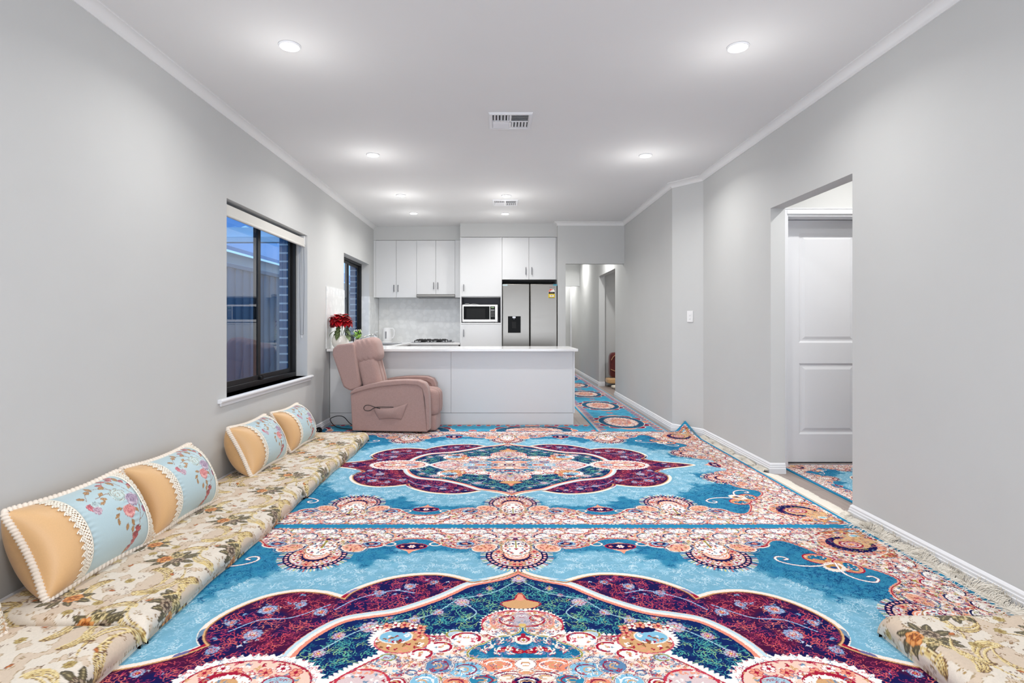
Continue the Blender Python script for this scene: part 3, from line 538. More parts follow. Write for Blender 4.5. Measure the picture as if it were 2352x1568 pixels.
# left wall: plaster skin and a brick skin outside, both with the two window holes
W1 = (4.01, 5.707, .635, 2.07); W2 = (7.06, 8.44, .925, 2.07)
def holed(x0, x1, y0, y1, z0, z1, holes, mb=None):
    mb = mb or MB(); y = y0
    for (a, b, c, d) in holes:
        mb.box(x0, x1, y, a, z0, z1); mb.box(x0, x1, a, b, z0, c); mb.box(x0, x1, a, b, d, z1); y = b
    mb.box(x0, x1, y, y1, z0, z1); return mb
struct('wall_left', holed(-2.075, XL, -2.6, 9.2, 0, H, (W1, W2)), 'wall_paint')
struct('wall_left_brick', holed(-2.24, -2.135, -2.6, 9.2, 0, H, ((W1[0], W1[1], .60, 2.09), (W2[0], W2[1], .89, 2.09))), 'blue_brick')
struct('wall_back', B(XL, .897, YB, YB+.12, 0, H), 'wall_paint')
# right wall with the doorway, the splayed corner with the switch, then the hall wall
OP = (3.342, 4.345, 2.066); T = .112
mb = MB().box(XR, XR+T, -2.6, OP[0], 0, H).box(XR, XR+T, OP[0], OP[1], OP[2], H)
struct('wall_right', mb, 'wall_paint')
mb = MB().prism([(XR, OP[1]), (XR+T, OP[1]), (XR+T, 5.83), (1.9+T, 6.13), (1.9+T, 9.04), (1.9, 9.04), (1.9, 6.08), (XR, 5.77)], 0, H, 'z')
struct('wall_right_splayed', mb, 'wall_paint', smooth=10)
struct('wall_hall_right', MB().box(1.9, 1.9+T, 9.04, 10.5, 2.07, H).box(1.9, 1.9+T, 10.5, 14.5, 0, H), 'wall_paint')
struct('wall_hall_left', MB().box(.897, 1.015, 8.38, 14.5, 0, H), 'wall_paint')
struct('wall_hall_header', MB().box(1.015, 1.9, 8.38, 8.49, 2.074, H).box(1.015, 1.9, 13.0, 13.11, 2.055, H), 'wall_paint')
struct('wall_hall_end', MB().box(.9, 2.0, 14.5, 14.6, 0, H), 'wall_paint')
# room beyond the hall opening, and the side passage behind the right wall
struct('wall_side_room', MB().box(2.012, 4.9, 10.62, 10.72, 0, H).box(4.8, 4.9, 4.62, 10.62, 0, H).box(2.02, 4.8, 6.9, 7.0, 0, H), 'wall_paint')
DX0, DX1, DY = 2.345, 3.165, 4.50
struct('wall_passage_side', B(3.8, 3.9, -2.6, DY, 0, H), 'wall_paint'); struct('wall_passage', MB().box(XR+T, DX0-.015, DY, DY+.11, 0, H).box(DX1+.015, 3.9, DY, DY+.11, 0, H).box(DX0-.015, DX1+.015, DY, DY+.11, 2.045, H), 'wall_paint')
# rear wall behind the camera
struct('wall_rear', MB().box(-2.075, -1.5, -2.6, -2.5, 0, H).box(1.7, 3.9, -2.6, -2.5, 0, H).box(-1.5, 1.7, -2.6, -2.5, 2.2, H), 'wall_paint')
w3 = empty('window_3', (.1, -2.55, 0), 'added sliding door frame in the rear wall, unseen behind the camera, for the fill light', 'window', kind='structure')  # invented opening out of view, made to go with the rear fill light
for a, b_ in ((-1.5, -1.44), (.07, .13), (1.64, 1.7)): build('window_frame', B(a, b_, -2.58, -2.52, 0, 2.2), 'frame_black', w3)
for a in (0, 2.14): build('window_rail', B(-1.5, 1.7, -2.58, -2.52, a, a+.06), 'frame_black', w3)
# bulkheads over the kitchen cupboards
YU, YT = 8.74, 8.48
struct('wall_bulkhead', MB().box(XL, -.577, YU, YB, 2.483, H).box(-.577, .897, YT, YB, 2.49, H), 'wall_paint')
struct('wall_splashback', MB().box(-1.94, -.577, YB-.008, YB, .884, 1.585), 'tile_back')
struct('wall_splashback_left', MB().box(XL, XL+.009, 6.32, W2[0], .884, 1.594).box(XL, XL+.009, W2[1], YB, .884, 1.585).box(-2.07, XL, W2[1]-.008, W2[1], .925, 1.585).box(XL-.001, XL+.009, W2[0], W2[1], .884, .925), 'tile_side')
# cornices (coved), skirting boards
cov = [(0, 0), (0, .055)]+[(.055-.047*math.cos(t)-.0, .055-.047*math.sin(t)) for t in np.linspace(0.0, PI/2, 7)]+[(.055, 0)]
def sweep(mb, prof, path, z, down=True):
    """prof (out, drop) swept along a floor path; room on the left of travel"""
    P = [Vector((x, y)) for x, y in path]; n = len(P); rings = []
    for i, p in enumerate(P):
        d0 = (P[i]-P[i-1]).normalized() if i else (P[1]-P[0]).normalized(); d1 = (P[i+1]-P[i]).normalized() if i < n-1 else d0
        n0 = Vector((-d0.y, d0.x)); n1 = Vector((-d1.y, d1.x)); m = n0+n1; m = m/m.dot(n0) if m.length > .01 else n0
        rings.append([(p.x+m.x*o, p.y+m.y*o, z-h if down else z+h) for o, h in prof])
    k = len(prof); V = [q for r in rings for q in r]; F = [(i*k+j, i*k+(j+1) % k, (i+1)*k+(j+1) % k, (i+1)*k+j) for i in range(n-1) for j in range(k)]+[tuple(range(k)), tuple((n-1)*k+j for j in range(k-1, -1, -1))]
    return mb.add(V, F)
struct('trim_1', sweep(MB(), cov, [(XL, YU), (XL, -2.5)], H), 'ceiling_paint', smooth=30)
struct('trim_2', sweep(MB(), cov, [(XR, -2.5), (XR, 5.77), (XH, 6.08), (XH, 8.38), (.897, 8.38), (.897, 8.48)], H), 'ceiling_paint', smooth=30)
sk = [(0, 0), (.018, 0), (.018, .040), (.014, .044), (.014, .056), (.010, .060), (.010, .070), (.005, .078), (0, .082)]
struct('baseboard_left', sweep(MB(), sk, [(XL, 6.455), (XL, -2.5)], 0, False), 'trim_gloss', smooth=30)
mb = MB(); sweep(mb, sk, [(XR, -2.5), (XR, OP[0]), (XR+T, OP[0])], 0, False)
sweep(mb, sk, [(XR+T, OP[1]), (XR, OP[1]), (XR, 5.77), (XH, 6.08), (XH, 9.04), (XH+T, 9.04)], 0, False)
struct('baseboard_right', mb, 'trim_gloss', smooth=30)
mb = MB(); sweep(mb, sk, [(XH+T, 10.5), (XH, 10.5), (XH, 14.5)], 0, False); sweep(mb, sk, [(1.015, 14.5), (1.015, 8.38), (.897, 8.38)], 0, False)
struct('baseboard_hall', mb, 'trim_gloss', smooth=30)
# ------------------------------------------------------------------ windows
def window(n, W, sill, label):
    y0, y1, z0, z1 = W; xo = -2.130; yc = (y0+y1)/2
    w = empty(f'window_{n}', (-2.08, yc, z0)); props(w, label, 'window', kind='structure')
    f = MB(); s = .028
    f.box(xo, -2.066, y0, y1, z0, z0+.045).box(xo, -2.066, y0, y1, z1-.035, z1).box(xo, -2.066, y0, y0+s, z0+.045, z1-.035).box(xo, -2.066, y1-s, y1, z0+.045, z1-.035)
    build('window_frame', f, 'frame_black', w, bevel=.002)
    for k, (a, b, x) in enumerate(((y0+s, yc+.03, -2.092), (yc-.03, y1-s, -2.112))):
        g = MB(); q = .054
        g.box(x-.010, x+.010, a, a+q, z0+.045, z1-.035).box(x-.010, x+.010, b-q, b, z0+.045, z1-.035).box(x-.010, x+.010, a+q, b-q, z0+.045, z0+.085).box(x-.010, x+.010, a+q, b-q, z1-.07, z1-.035)
        sash = build('sash', g, 'frame_black', w, bevel=.0015)
        build('pane', B(x-.002, x+.002, a+q, b-q, z0+.085, z1-.07), 'window_glass', sash, smooth=0)
    build('latch', MB().box(-2.082, -2.062, yc-.012, yc+.045, z0+.047, z0+.072).cyl((-2.066, yc+.028, z0+.05), (-2.066, yc+.028, z0+.082), .007, 12), 'black_plastic', w, bevel=.002)
    if sill:
        P = [(-2.07, z0-.028), (-2.07, z0), (XL+.018, z0)]+[(XL+.018+.014*math.sin(t), z0-.014+.014*math.cos(t)) for t in np.linspace(.2, PI, 8)]
        mb = MB().prism(P[:2]+[(XL, z0), (XL, z0-.028)], y0, y1, 'y'); mb.prism([(XL-.001, z0-.028), (XL-.001, z0)]+P[2:], y0-.13, y1+.11, 'y'); mb.box(XL, XL+.012, y0-.10, y1+.08, z0-.052, z0-.028)
        build('window_sill', mb, 'trim_gloss', w, bevel=.002)
    return w
window(1, W1, True, 'black framed sliding window with white sill in the left wall'); window(2, W2, False, 'narrow looking black framed window over the kitchen sink')
# roller blind, rolled up, with its bead chain
b = empty('roller_blind', (-2.0, (W1[0]+W1[1])/2, 2.05), 'white roller blind rolled up under the head of the larger window', 'blind')
build('fabric_roll', MB().cyl((-2.005, W1[0]+.02, 2.015), (-2.005, W1[1]-.035, 2.015), .030, 24).box(-1.977, -1.974, W1[0]+.02, W1[1]-.035, 1.963, 2.035), 'cream_blind', b)
build('bottom_bar', MB().tube([(-1.977, W1[0]+.018, 1.957), (-1.977, W1[1]-.032, 1.957)], .012, 12), 'cream_blind', b)
build('bracket', MB().box(-2.045, -1.972, W1[1]-.03, W1[1]-.004, 1.97, 2.066), 'white_plastic', b, bevel=.003)
ch = []
for k in range(40): ch.append((-1.985+.006*math.sin(k*.1), W1[1]-.022, 1.97-.90*k/39))
ch2 = [(-2.02-.003*math.sin(k*.1), W1[1]-.022, 1.97-.90*k/39) for k in range(40)]
arc = [(-2.0025+.0175*math.cos(t), W1[1]-.022, 1.07-.0175*math.sin(t)) for t in np.linspace(0, PI, 9)]
build('bead_chain', MB().tube(ch+arc+ch2[::-1], .0022, 6), 'satin_metal', b)
build('chain_weight', MB().cyl((-2.0025, W1[1]-.022, 1.053), (-2.0025, W1[1]-.022, 1.025), .005, 8), 'white_plastic', b)
# ------------------------------------------------------------------ panelled doors
def panel_door(n, x0, x1, yf, face, z1, arch_y, label):
    """two-panel moulded door; face = the y of the leaf's front; leaf faces -y"""
    d = empty(f'door_{n}', ((x0+x1)/2, face, 0)); props(d, label, 'door', kind='structure'); g = .008; zb = .012
    st = .17*(x1-x0)/.82; rails = [(.243, .836), (1.007, 1.924)]; xa, xb = x0+st, x1-st; f = MB()
    f.box(x0, xa, face, face+.038, zb, z1).box(xb, x1, face, face+.038, zb, z1); zz = zb
    for a, b_ in rails: f.box(xa, xb, face, face+.038, zz, a); zz = b_
    f.box(xa, xb, face, face+.038, zz, z1)
    for a, b_ in rails:
        r = lambda i, y: [(xa+i, y, a+i), (xb-i, y, a+i), (xb-i, y, b_-i), (xa+i, y, b_-i)]
        V = r(0, face)+r(.016, face+.009)+r(.028, face+.009)+r(.052, face+.002); F = [(k*4+j, k*4+(j+1) % 4, k*4+4+(j+1) % 4, k*4+4+j) for k in range(3) for j in range(4)]+[(12, 13, 14, 15)]
        f.add(V, F)
    build('door_leaf', f, 'trim_gloss', d, smooth=0)
    j = MB().box(x0-.018, x0-.003, arch_y, face+.05, 0, z1+.02).box(x1+.003, x1+.018, arch_y, face+.05, 0, z1+.02).box(x0-.003, x1+.003, arch_y, face+.05, z1+.004, z1+.02)
    build('door_jamb', j, 'trim_gloss', d, smooth=0)
    a = MB(); w = .055
    for (o, i, t) in ((0, w, .008), (.006, w-.012, .014), (w-.010, w, .016)):
        ya = arch_y-t
        a.box(x0-.012-i, x0-.012-o, ya, arch_y, 0, z1+.014+i).box(x1+.012+o, x1+.012+i, ya, arch_y, 0, z1+.014+i).box(x0-.012-o, x1+.012+o, ya, arch_y, z1+.014+o, z1+.014+i)
    build('architrave', a, 'trim_gloss', d, bevel=.002)
    h = MB().cyl((x1-.06, face, 1.0), (x1-.06, face-.055, 1.0), .011, 16).tube([(x1-.06, face-.05, 1.0), (x1-.12, face-.052, 1.0), (x1-.18, face-.048, 1.0)], .009, 12).lathe((x1-.06, face-.008, 1.0), [(.026, 0), (.026, .008)], 24, 'y')
    build('door_handle', h, 'satin_metal', d)
panel_door(1, DX0, DX1, DY, 4.66, 2.03, DY, 'white two-panel door seen through the doorway in the right wall')
panel_door(2, 1.95-.02, 2.75, 14.3, 14.42, 2.03, 14.4, 'white panelled door far away at the end of the hall')
struct('wall_hall_far', MB().box(2.0, 4.0, 14.5, 14.6, 0, H).box(2.01, 2.1, 13.9, 13.92, 2.3, H), 'wall_paint')
# ------------------------------------------------------------------ ceiling fittings
def rr(h): return [(0.001, 0), (.052, 0), (.052, -.004), (.047, -.009), (.042, -.009), (.040, -.004), (0.001, -.004)]
dl = empty('downlight', (0, 0, H)); dl['category'] = 'ceiling light'; dl['group'] = 'round recessed downlights'
build('bezel', MB().lathe((0, 0, H), [(.0485, -.001), (.060, -.001), (.060, -.005), (.055, -.010), (.0515, -.010), (.0485, -.004)], 40), 'trim_gloss', dl)
build('lens', MB().lathe((0, 0, H), [(.001, -.003), (.0485, -.003), (.0485, -.0065), (.001, -.0095)], 32), 'lens', dl)
LS = [(-1.151, 3.077, 'round ceiling downlight nearest the camera, left side'), (1.33, 3.09, 'round ceiling downlight nearest the camera, right side'),
      (-1.134, 5.05, 'round downlight in the second row, left, before the window head'), (1.341, 5.07, 'round downlight in the second row, right, near the splayed wall'),
      (-1.156, 6.636, 'downlight over the island end by the left wall'), (.099, 6.66, 'downlight just in front of the farther ceiling vent'),
      (-1.167, 7.70, 'kitchen downlight near the wall cupboards with the rangehood'), (.097, 7.73, 'kitchen downlight near the tall cupboards and fridge')]
EXTRA = [(-1.15, 1.1), (1.33, 1.1), (-1.15, -.9), (1.33, -.9), (2.85, 3.75), (1.62, 9.5), (1.62, 12.1), (3.2, 9.3), (1.45, 14.0)]
PW = {}
def lamp(x, y, w, nm='lamp', pt=.25):
    l = bpy.data.lights.new(nm, 'AREA'); l.shape = 'DISK'; l.size = .085; l.energy = w; l.color = (1, .985, .96); l.spread = math.radians(150)
    o = bpy.data.objects.new(nm, l); o.location = (x, y, H-.012); C.objects.link(o)
    l = bpy.data.lights.new(nm, 'POINT'); l.energy = w*pt; l.shadow_soft_size = .045; l.color = (1, .985, .96); o = bpy.data.objects.new(nm, l); o.location = (x, y, H-.32); C.objects.link(o)  # point light added below each downlight to brighten the ceiling
for i, (x, y, lb) in enumerate(LS):
    o = dl if i == 0 else copy_tree(dl); o.location = (x, y, H); o['label'] = lb; lamp(x, y, LP*(.88 if y > 7.5 else 1.32 if y > 6 else 1.25 if y > 4 else .92))
for x, y in EXTRA: lamp(x, y, LP*(.9 if y < 8 and x < 2 else 1.5 if y > 8 else PP))
v0 = empty('ceiling_vent', (0, 0, H)); v0['category'] = 'air vent'; v0['group'] = 'square ceiling air vents'; s = .162
fr = MB()
for a, b_, z0 in ((.0, .030, .008), (.006, .024, .014)):
    o_, i_ = s-a, s-b_; fr.box(-o_, o_, -o_, -i_, H-z0, H).box(-o_, o_, i_, o_, H-z0, H).box(-o_, -i_, -i_, i_, H-z0, H).box(i_, o_, -i_, i_, H-z0, H)
fr.box(-.007, .007, -.132, .132, H-.012, H).box(-.132, .132, -.006, .006, H-.012, H)
build('vent_frame', fr, 'trim_gloss', v0, bevel=.001); build('vent_recess', B(-.134, .134, -.134, .134, H-.0015, H-.0005), 'gap_black', v0, smooth=0)
for qx in (-1, 1):
    for qy in (-1, 1):
        m = MB()
        for k in range(5):
            c = .018+.0245*k
            if qx*qy < 0:      # slats along x
                y = qy*c; t = .010*(1 if qy > 0 else -1)
                m.add([(qx*.008, y-t, H-.002), (qx*.131, y-t, H-.002), (qx*.131, y+t, H-.013), (qx*.008, y+t, H-.013), (qx*.008, y-t, H-.0035), (qx*.131, y-t, H-.0035), (qx*.131, y+t, H-.0145), (qx*.008, y+t, H-.0145)], [(0, 1, 2, 3), (7, 6, 5, 4), (0, 4, 5, 1), (2, 6, 7, 3)])
            else:
                x = qx*c; t = .008*qx
                m.add([(x-t, qy*.008, H-.002), (x-t, qy*.131, H-.002), (x+t, qy*.131, H-.013), (x+t, qy*.008, H-.013), (x-t, qy*.008, H-.0035), (x-t, qy*.131, H-.0035), (x+t, qy*.131, H-.0145), (x+t, qy*.008, H-.0145)], [(0, 1, 2, 3), (7, 6, 5, 4), (0, 4, 5, 1), (2, 6, 7, 3)])
        build('louvre', m, 'trim_gloss', v0, smooth=0)
v1 = copy_tree(v0); v0.location = (.092, 4.205, H); v0['label'] = 'square white louvred vent in the ceiling nearer the camera'
v1.location = (.090, 7.03, H); v1['label'] = 'square white louvred vent in the ceiling over the kitchen island'
# light switch on the splayed wall
d = Vector((-.225, .31, 0)).normalized(); nrm = Vector((-.81, -.587, 0)).normalized(); cpt = Vector((XR, 5.77, 0))+d*.155+Vector((0, 0, 1.245))
sw = empty('light_switch', cpt, 'white two-rocker light switch on the splayed wall', 'light switch'); sw.rotation_euler = (0, 0, math.atan2(nrm.y, nrm.x)+PI/2)
WO[sw.name] = Vector((0, 0, 0))
build('switch_plate', B(-.036, .036, -.009, 0, -.06, .06), 'white_plastic', sw, bevel=.003)
for z in (-.019, .019): build('rocker', B(-.008, .008, -.014, -.009, z-.011, z+.011), 'white_plastic', sw, bevel=.002)
# ------------------------------------------------------------------ outside the left windows
struct('floor_outside', B(-12, -2.24, -3, 32, -.2, -.08), 'concrete')
f = MB()
for k in range(260):
    y = -2+.1*k; f.box(-3.16 if k % 2 else -3.145, -3.12 if k % 2 else -3.105, y, y+.1, -.08, 1.82)
fn = empty('boundary_fence', (-3.14, 6, -.08), 'grey ribbed metal fence outside the left windows', 'fence'); build('fence_sheet', f, 'fence_grey', fn, smooth=0); build('fence_rail', B(-3.18, -3.09, -2, 24, 1.82, 1.87), 'fence_grey', fn, bevel=.004)
pt = empty('patio_roof', (-4.5, 8.2, 2.36), 'white gutter and blue ribbed roof outside, seen through the larger window', 'patio roof')
build('gutter', MB().box(-7, -2.26, 8.15, 8.25, 2.36, 2.455), 'gutter_white', pt, bevel=.01); build('fascia', B(-7, -2.26, 8.26, 8.30, 2.47, 2.60), 'gutter_white', pt)
r_ = MB()
for k in range(30):
    x = -7+.158*k; r_.add([(x, 8.3, 2.60), (x+.15, 8.3, 2.60), (x+.15, 14, 4.6), (x, 14, 4.6), (x+.075, 8.3, 2.63), (x+.075, 14, 4.63)], [(0, 4, 5, 3), (4, 1, 2, 5)])
build('roof_sheet', r_, 'roof_blue', pt, smooth=0)
nh = empty('neighbour_house', (-7.5, 6, 0), 'pale rendered house wall beyond the fence outside', 'building'); build('wall', MB().box(-7.7, -7.2, -2, 30, -.08, 3.1), 'render_cream', nh)
build('roof', MB().prism([(-11, 5.2), (-11, 5.3), (-6.8, 3.15), (-6.8, 3.05)], -2.5, 30.5, 'y'), 'roof_blue', nh)
build('window_opening', B(-7.21, -7.17, 9.0, 10.4, .9, 2.0), 'black_glass', nh)
# ================================================================== THE KITCHEN
CT = .884; TH = .030
def handle(x, y, z0, z1, parent):
    m = MB().box(x-.005, x+.005, y-.030, y-.022, z0, z1).box(x-.004, x+.004, y-.024, y, z0+.008, z0+.018).box(x-.004, x+.004, y-.024, y, z1-.018, z1-.008)
    return build('handle', m, 'handle_metal', parent, bevel=.0015, label='brushed metal bar handle')
def door(x0, x1, y, z0, z1, parent, hx_=None, hz=None, gap=.0018):
    d = build('door', B(x0+gap, x1-gap, y, y+.018, z0+gap, z1-gap), 'white_laminate', parent, bevel=.001)
    if hx_ is not None: handle(hx_, y, hz[0], hz[1], d)
    return d
def shell(x0, x1, y0, y1, z0, z1, t=.018, back=True):
    m = MB().box(x0, x0+t, y0, y1, z0, z1).box(x1-t, x1, y0, y1, z0, z1).box(x0+t, x1-t, y0, y1, z0, z0+t).box(x0+t, x1-t, y0, y1, z1-t, z1)
    if back: m.box(x0+t, x1-t, y1-.01, y1, z0+t, z1-t)
    return m
# island
YI = 6.455; isl = empty('island_cabinet', (-.5, 6.75, 0), 'white panelled kitchen island with plain kickboard behind the recliner', 'kitchen island')
build('body', B(-1.948, .87, YI+.018, 7.04, .136, CT-TH), 'white_laminate', isl)
for a, b_ in ((-1.948, -.545), (-.545, .870)): build('back_panel', B(a+.0015, b_-.0015, YI, YI+.0175, .138, CT-TH-.001), 'white_laminate', isl, bevel=.0008)
build('end_panel', B(.870, .888, YI-.002, 7.05, .136, CT-TH-.001), 'white_laminate', isl, bevel=.0008)
build('kickboard', B(-1.948, .874, YI+.003, 7.0, 0, .134), 'white_laminate', isl)
build('island_benchtop', B(-1.943, .907, 6.31, 7.095, CT-TH, CT), 'white_stone', org=(-.5, 6.7, CT-TH), bevel=.004, seg=3, label='long white stone benchtop lying on the kitchen island', cat='benchtop')
# sink run along the left wall and cooktop run along the back wall
sr = empty('sink_cabinet', (-1.64, 7.7, 0), 'white base cabinet under the sink along the left wall', 'kitchen cabinet'); build('body', MB().box(-1.94, -1.37, 7.12, 8.42, .13, CT-TH).box(-1.94, -1.42, 7.12, 8.42, 0, .13), 'white_laminate', sr)
for a, b_ in ((7.12, 7.76), (7.76, 8.40)): build('door', B(-1.37, -1.352, a+.002, b_-.002, .14, CT-TH-.003), 'white_laminate', sr, bevel=.001)
ck = empty('cooktop_cabinet', (-1.0, 8.75, 0), 'white base cabinet under the gas cooktop on the back wall', 'kitchen cabinet'); build('body', MB().box(-1.94, -.60, 8.46, 9.06, .13, CT-TH).box(-1.94, -.60, 8.52, 9.06, 0, .13), 'white_laminate', ck)
for a, b_ in ((-1.33, -.97), (-.97, -.60)): door(a, b_, 8.442, .14, CT-TH-.003, ck)
top = MB().prism([(-1.943, 7.10), (-1.33, 7.10), (-1.33, 8.42), (-.579, 8.42), (-.579, 9.072), (-1.943, 9.072)], CT-TH, CT, 'z')
build('corner_benchtop', top, 'white_stone', org=(-1.3, 8.5, CT-TH), bevel=.003, label='white stone L-shaped benchtop with sink and cooktop along the walls', cat='benchtop')
# sink, tap
sk_ = empty('kitchen_sink', (-1.66, 7.75, CT), 'stainless steel sink with drainer under the narrow window', 'sink')
m = MB(); x0, x1, y0, y1 = -1.88, -1.42, 7.35, 8.25; t = .012
m.box(x0, x1, y0, y0+t, CT, CT+.004).box(x0, x1, y1-t, y1, CT, CT+.004).box(x0, x0+t, y0+t, y1-t, CT, CT+.004).box(x1-t, x1, y0+t, y1-t, CT, CT+.004).box(x0+t, x1-t, y0+t, y1-t, CT, CT+.0015)
build('rim', m, 'satin_metal', sk_, bevel=.001); build('bowl', MB().box(-1.84, -1.46, 7.80, 8.2, CT+.0015, CT+.0025), 'plain_grey', sk_)
dr = MB()
for k in range(8): dr.box(-1.82, -1.47, 7.40+.045*k, 7.405+.045*k, CT+.0015, CT+.004)
build('drainer_ribs', dr, 'satin_metal', sk_)
tp = empty('mixer_tap', (-1.895, 7.62, CT), 'chrome mixer tap with long spout by the sink', 'tap')
build('body', MB().lathe((-1.88, 7.30, CT), [(.026, 0), (.026, .006), (.018, .010), (.018, .085), (.015, .10), (.002, .105)], 24), 'chrome', tp)
build('spout', MB().tube([(-1.88, 7.30, CT+.05), (-1.82, 7.36, CT+.095), (-1.72, 7.46, CT+.135), (-1.66, 7.52, CT+.145), (-1.645, 7.535, CT+.12)], .010, 12), 'chrome', tp)
build('lever', MB().tube([(-1.88, 7.30, CT+.10), (-1.85, 7.30, CT+.118), (-1.79, 7.31, CT+.125)], .007, 10), 'chrome', tp)
# soap bottle
sb = empty('soap_bottle', (-1.87, 8.50, CT), 'slim white pump bottle in the benchtop corner near the kettle', 'soap bottle'); build('bottle', MB().lathe((-1.87, 8.5, CT), [(.022, 0), (.024, .01), (.024, .10), (.012, .12), (.008, .13)], 20), 'white_plastic', sb); build('pump', MB().cyl((-1.87, 8.5, CT+.13), (-1.87, 8.5, CT+.165), .004, 8).box(-1.875, -1.835, 8.495, 8.505, CT+.16, CT+.17), 'white_plastic', sb)
# kettle
kx, ky = -1.765, 8.84; kt = empty('electric_kettle', (kx, ky, CT), 'white electric jug kettle in the kitchen corner', 'kettle')
build('base', MB().lathe((kx, ky, CT), [(.001, 0), (.082, 0), (.082, .012), (.07, .018), (.001, .018)], 32), 'white_plastic', kt)
bd = MB(); prof = [(.074, .018), (.076, .03), (.072, .10), (.066, .17), (.060, .21), (.056, .222), (.03, .232), (.001, .234)]
bd.lathe((kx, ky, CT), prof, 32); bd.add([(kx-.05, ky-.02, CT+.18), (kx-.05, ky+.02, CT+.18), (kx-.092, ky, CT+.222), (kx-.04, ky-.03, CT+.222), (kx-.04, ky+.03, CT+.222)], [(0, 2, 3), (0, 1, 2), (1, 4, 2), (2, 4, 3)])
build('jug', bd, 'white_plastic', kt); build('handle', MB().tube([(kx+.055, ky, CT+.215), (kx+.095, ky, CT+.215), (kx+.118, ky, CT+.185), (kx+.118, ky, CT+.11), (kx+.095, ky, CT+.065), (kx+.068, ky, CT+.055)], .011, 10), 'white_plastic', kt)
build('water_gauge', MB().box(kx-.012, kx+.010, ky-.079, ky-.066, CT+.055, CT+.165), 'plain_grey', kt, bevel=.003)
# cooktop
g = empty('gas_cooktop', (-1.02, 8.72, CT), 'stainless gas cooktop with black trivets and knobs', 'cooktop')
build('hob_plate', B(-1.33+.01, -.70, 8.47, 8.98, CT, CT+.006), 'satin_metal', g, bevel=.002)
for bx, by in ((-1.16, 8.60), (-1.16, 8.84), (-.92, 8.60), (-.92, 8.84)):
    build('burner', MB().lathe((bx, by, CT+.006), [(.045, 0), (.045, .006), (.030, .010), (.030, .018), (.001, .020)], 24), 'iron_black', g)
for bx in (-1.16, -.92):
    m = MB(); z = CT+.043; a = .112
    for p, q in (((bx-a, 8.50), (bx+a, 8.50)), ((bx-a, 8.95), (bx+a, 8.95)), ((bx-a, 8.50), (bx-a, 8.95)), ((bx+a, 8.50), (bx+a, 8.95)), ((bx-a, 8.725), (bx+a, 8.725))): m.tube([(p[0], p[1], z-.012), (q[0], q[1], z-.012)], .005, 8)
    for by in (8.60, 8.84):
        for k in range(4):
            c, s_ = math.cos(k*PI/2), math.sin(k*PI/2); m.tube([(bx+c*.11, by+s_*.105, z-.012), (bx+c*.09, by+s_*.085, z), (bx+c*.03, by+s_*.03, z)], .005, 8)
    for cx_ in (-a, a):
        for cy_ in (8.50, 8.95): m.cyl((bx+cx_, cy_, CT+.006), (bx+cx_, cy_, z-.012), .007, 8)
    build('trivet', m, 'iron_black', g)
for ky_ in (8.54, 8.65, 8.79, 8.90): build('knob', MB().lathe((-.755, ky_, CT+.006), [(.018, 0), (.018, .006), (.014, .024), (.001, .026)], 20), 'satin_metal', g)
# wall cupboards
def wallcab(x0, x1, zb, hz, label, nm='wall_cupboard'):
    c = empty(nm, ((x0+x1)/2, 8.9, zb), label, 'kitchen cupboard', 'white wall cupboards'); xm = (x0+x1)/2
    build('carcass', shell(x0, x1, YU+.019, YB, zb, 2.481), 'white_laminate', c, smooth=0)
    door(x0, xm, YU, zb, 2.477, c, xm-.032, hz); door(xm, x1, YU, zb, 2.477, c, xm+.032, hz); return c
wc1 = wallcab(-1.918, -1.277, 1.583, (1.672, 1.780), 'white two-door wall cupboard in the corner by the left wall')
wc2 = wallcab(-1.277, -.676, 1.632, (1.712, 1.820), 'white two-door wall cupboard above the slim rangehood')
for a, b_, pw in ((XL, -1.918, wc1), (-.676, -.577, wc2)): build('filler_panel', B(a+.001, b_-.0005, YU+.002, YU+.020, 1.583, 2.481), 'white_laminate', pw, bevel=.0008)
rh = empty('rangehood', (-.976, 8.85, 1.60), 'slim stainless slide-out rangehood over the cooktop', 'rangehood')
build('hood_body', B(-1.27, -.68, 8.76, 9.05, 1.598, 1.630), 'satin_metal', rh, bevel=.002); build('front_lip', MB().prism([(8.70, 1.596), (8.70, 1.626), (8.76, 1.630), (8.76, 1.590)], -1.277, -.676, 'x'), 'brushed_steel', rh, bevel=.002)
build('filter', B(-1.22, -.73, 8.79, 9.02, 1.594, 1.598), 'plain_grey', rh)
# tall cupboard with microwave niche
tc_ = empty('tall_cupboard', (-.26, 8.8, 0), 'tall white cupboard with a grey niche holding the microwave', 'kitchen cupboard'); x0, x1 = -.577, .058
m = MB().box(x0, x0+.018, YT, YB-.003, 0, 2.487).box(x1-.018, x1, YT, YB-.003, 0, 2.487).box(x0+.018, x1-.018, YT+.02, YB-.003, 2.468, 2.487).box(x0+.018, x1-.018, YT+.004, YB-.003, 1.167, 1.187).box(x0+.018, x1-.018, YT+.02, YB-.003, 1.577, 1.59).box(x0+.018, x1-.018, YB-.014, YB-.004, .13, 2.46).box(x0+.018, x1-.018, YT+.05, YT+.07, 0, .13)
build('carcass', m, 'white_laminate', tc_, smooth=0)
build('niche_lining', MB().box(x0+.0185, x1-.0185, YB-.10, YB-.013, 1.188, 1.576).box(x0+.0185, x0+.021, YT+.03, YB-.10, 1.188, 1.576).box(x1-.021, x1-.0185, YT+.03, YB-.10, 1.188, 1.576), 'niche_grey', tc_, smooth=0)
door(x0+.016, x1-.016, YT, 1.587, 2.485, tc_, x0+.055, (1.665, 1.770)); door(x0+.016, x1-.016, YT, .135, 1.165, tc_, x0+.055, (.975, 1.085))
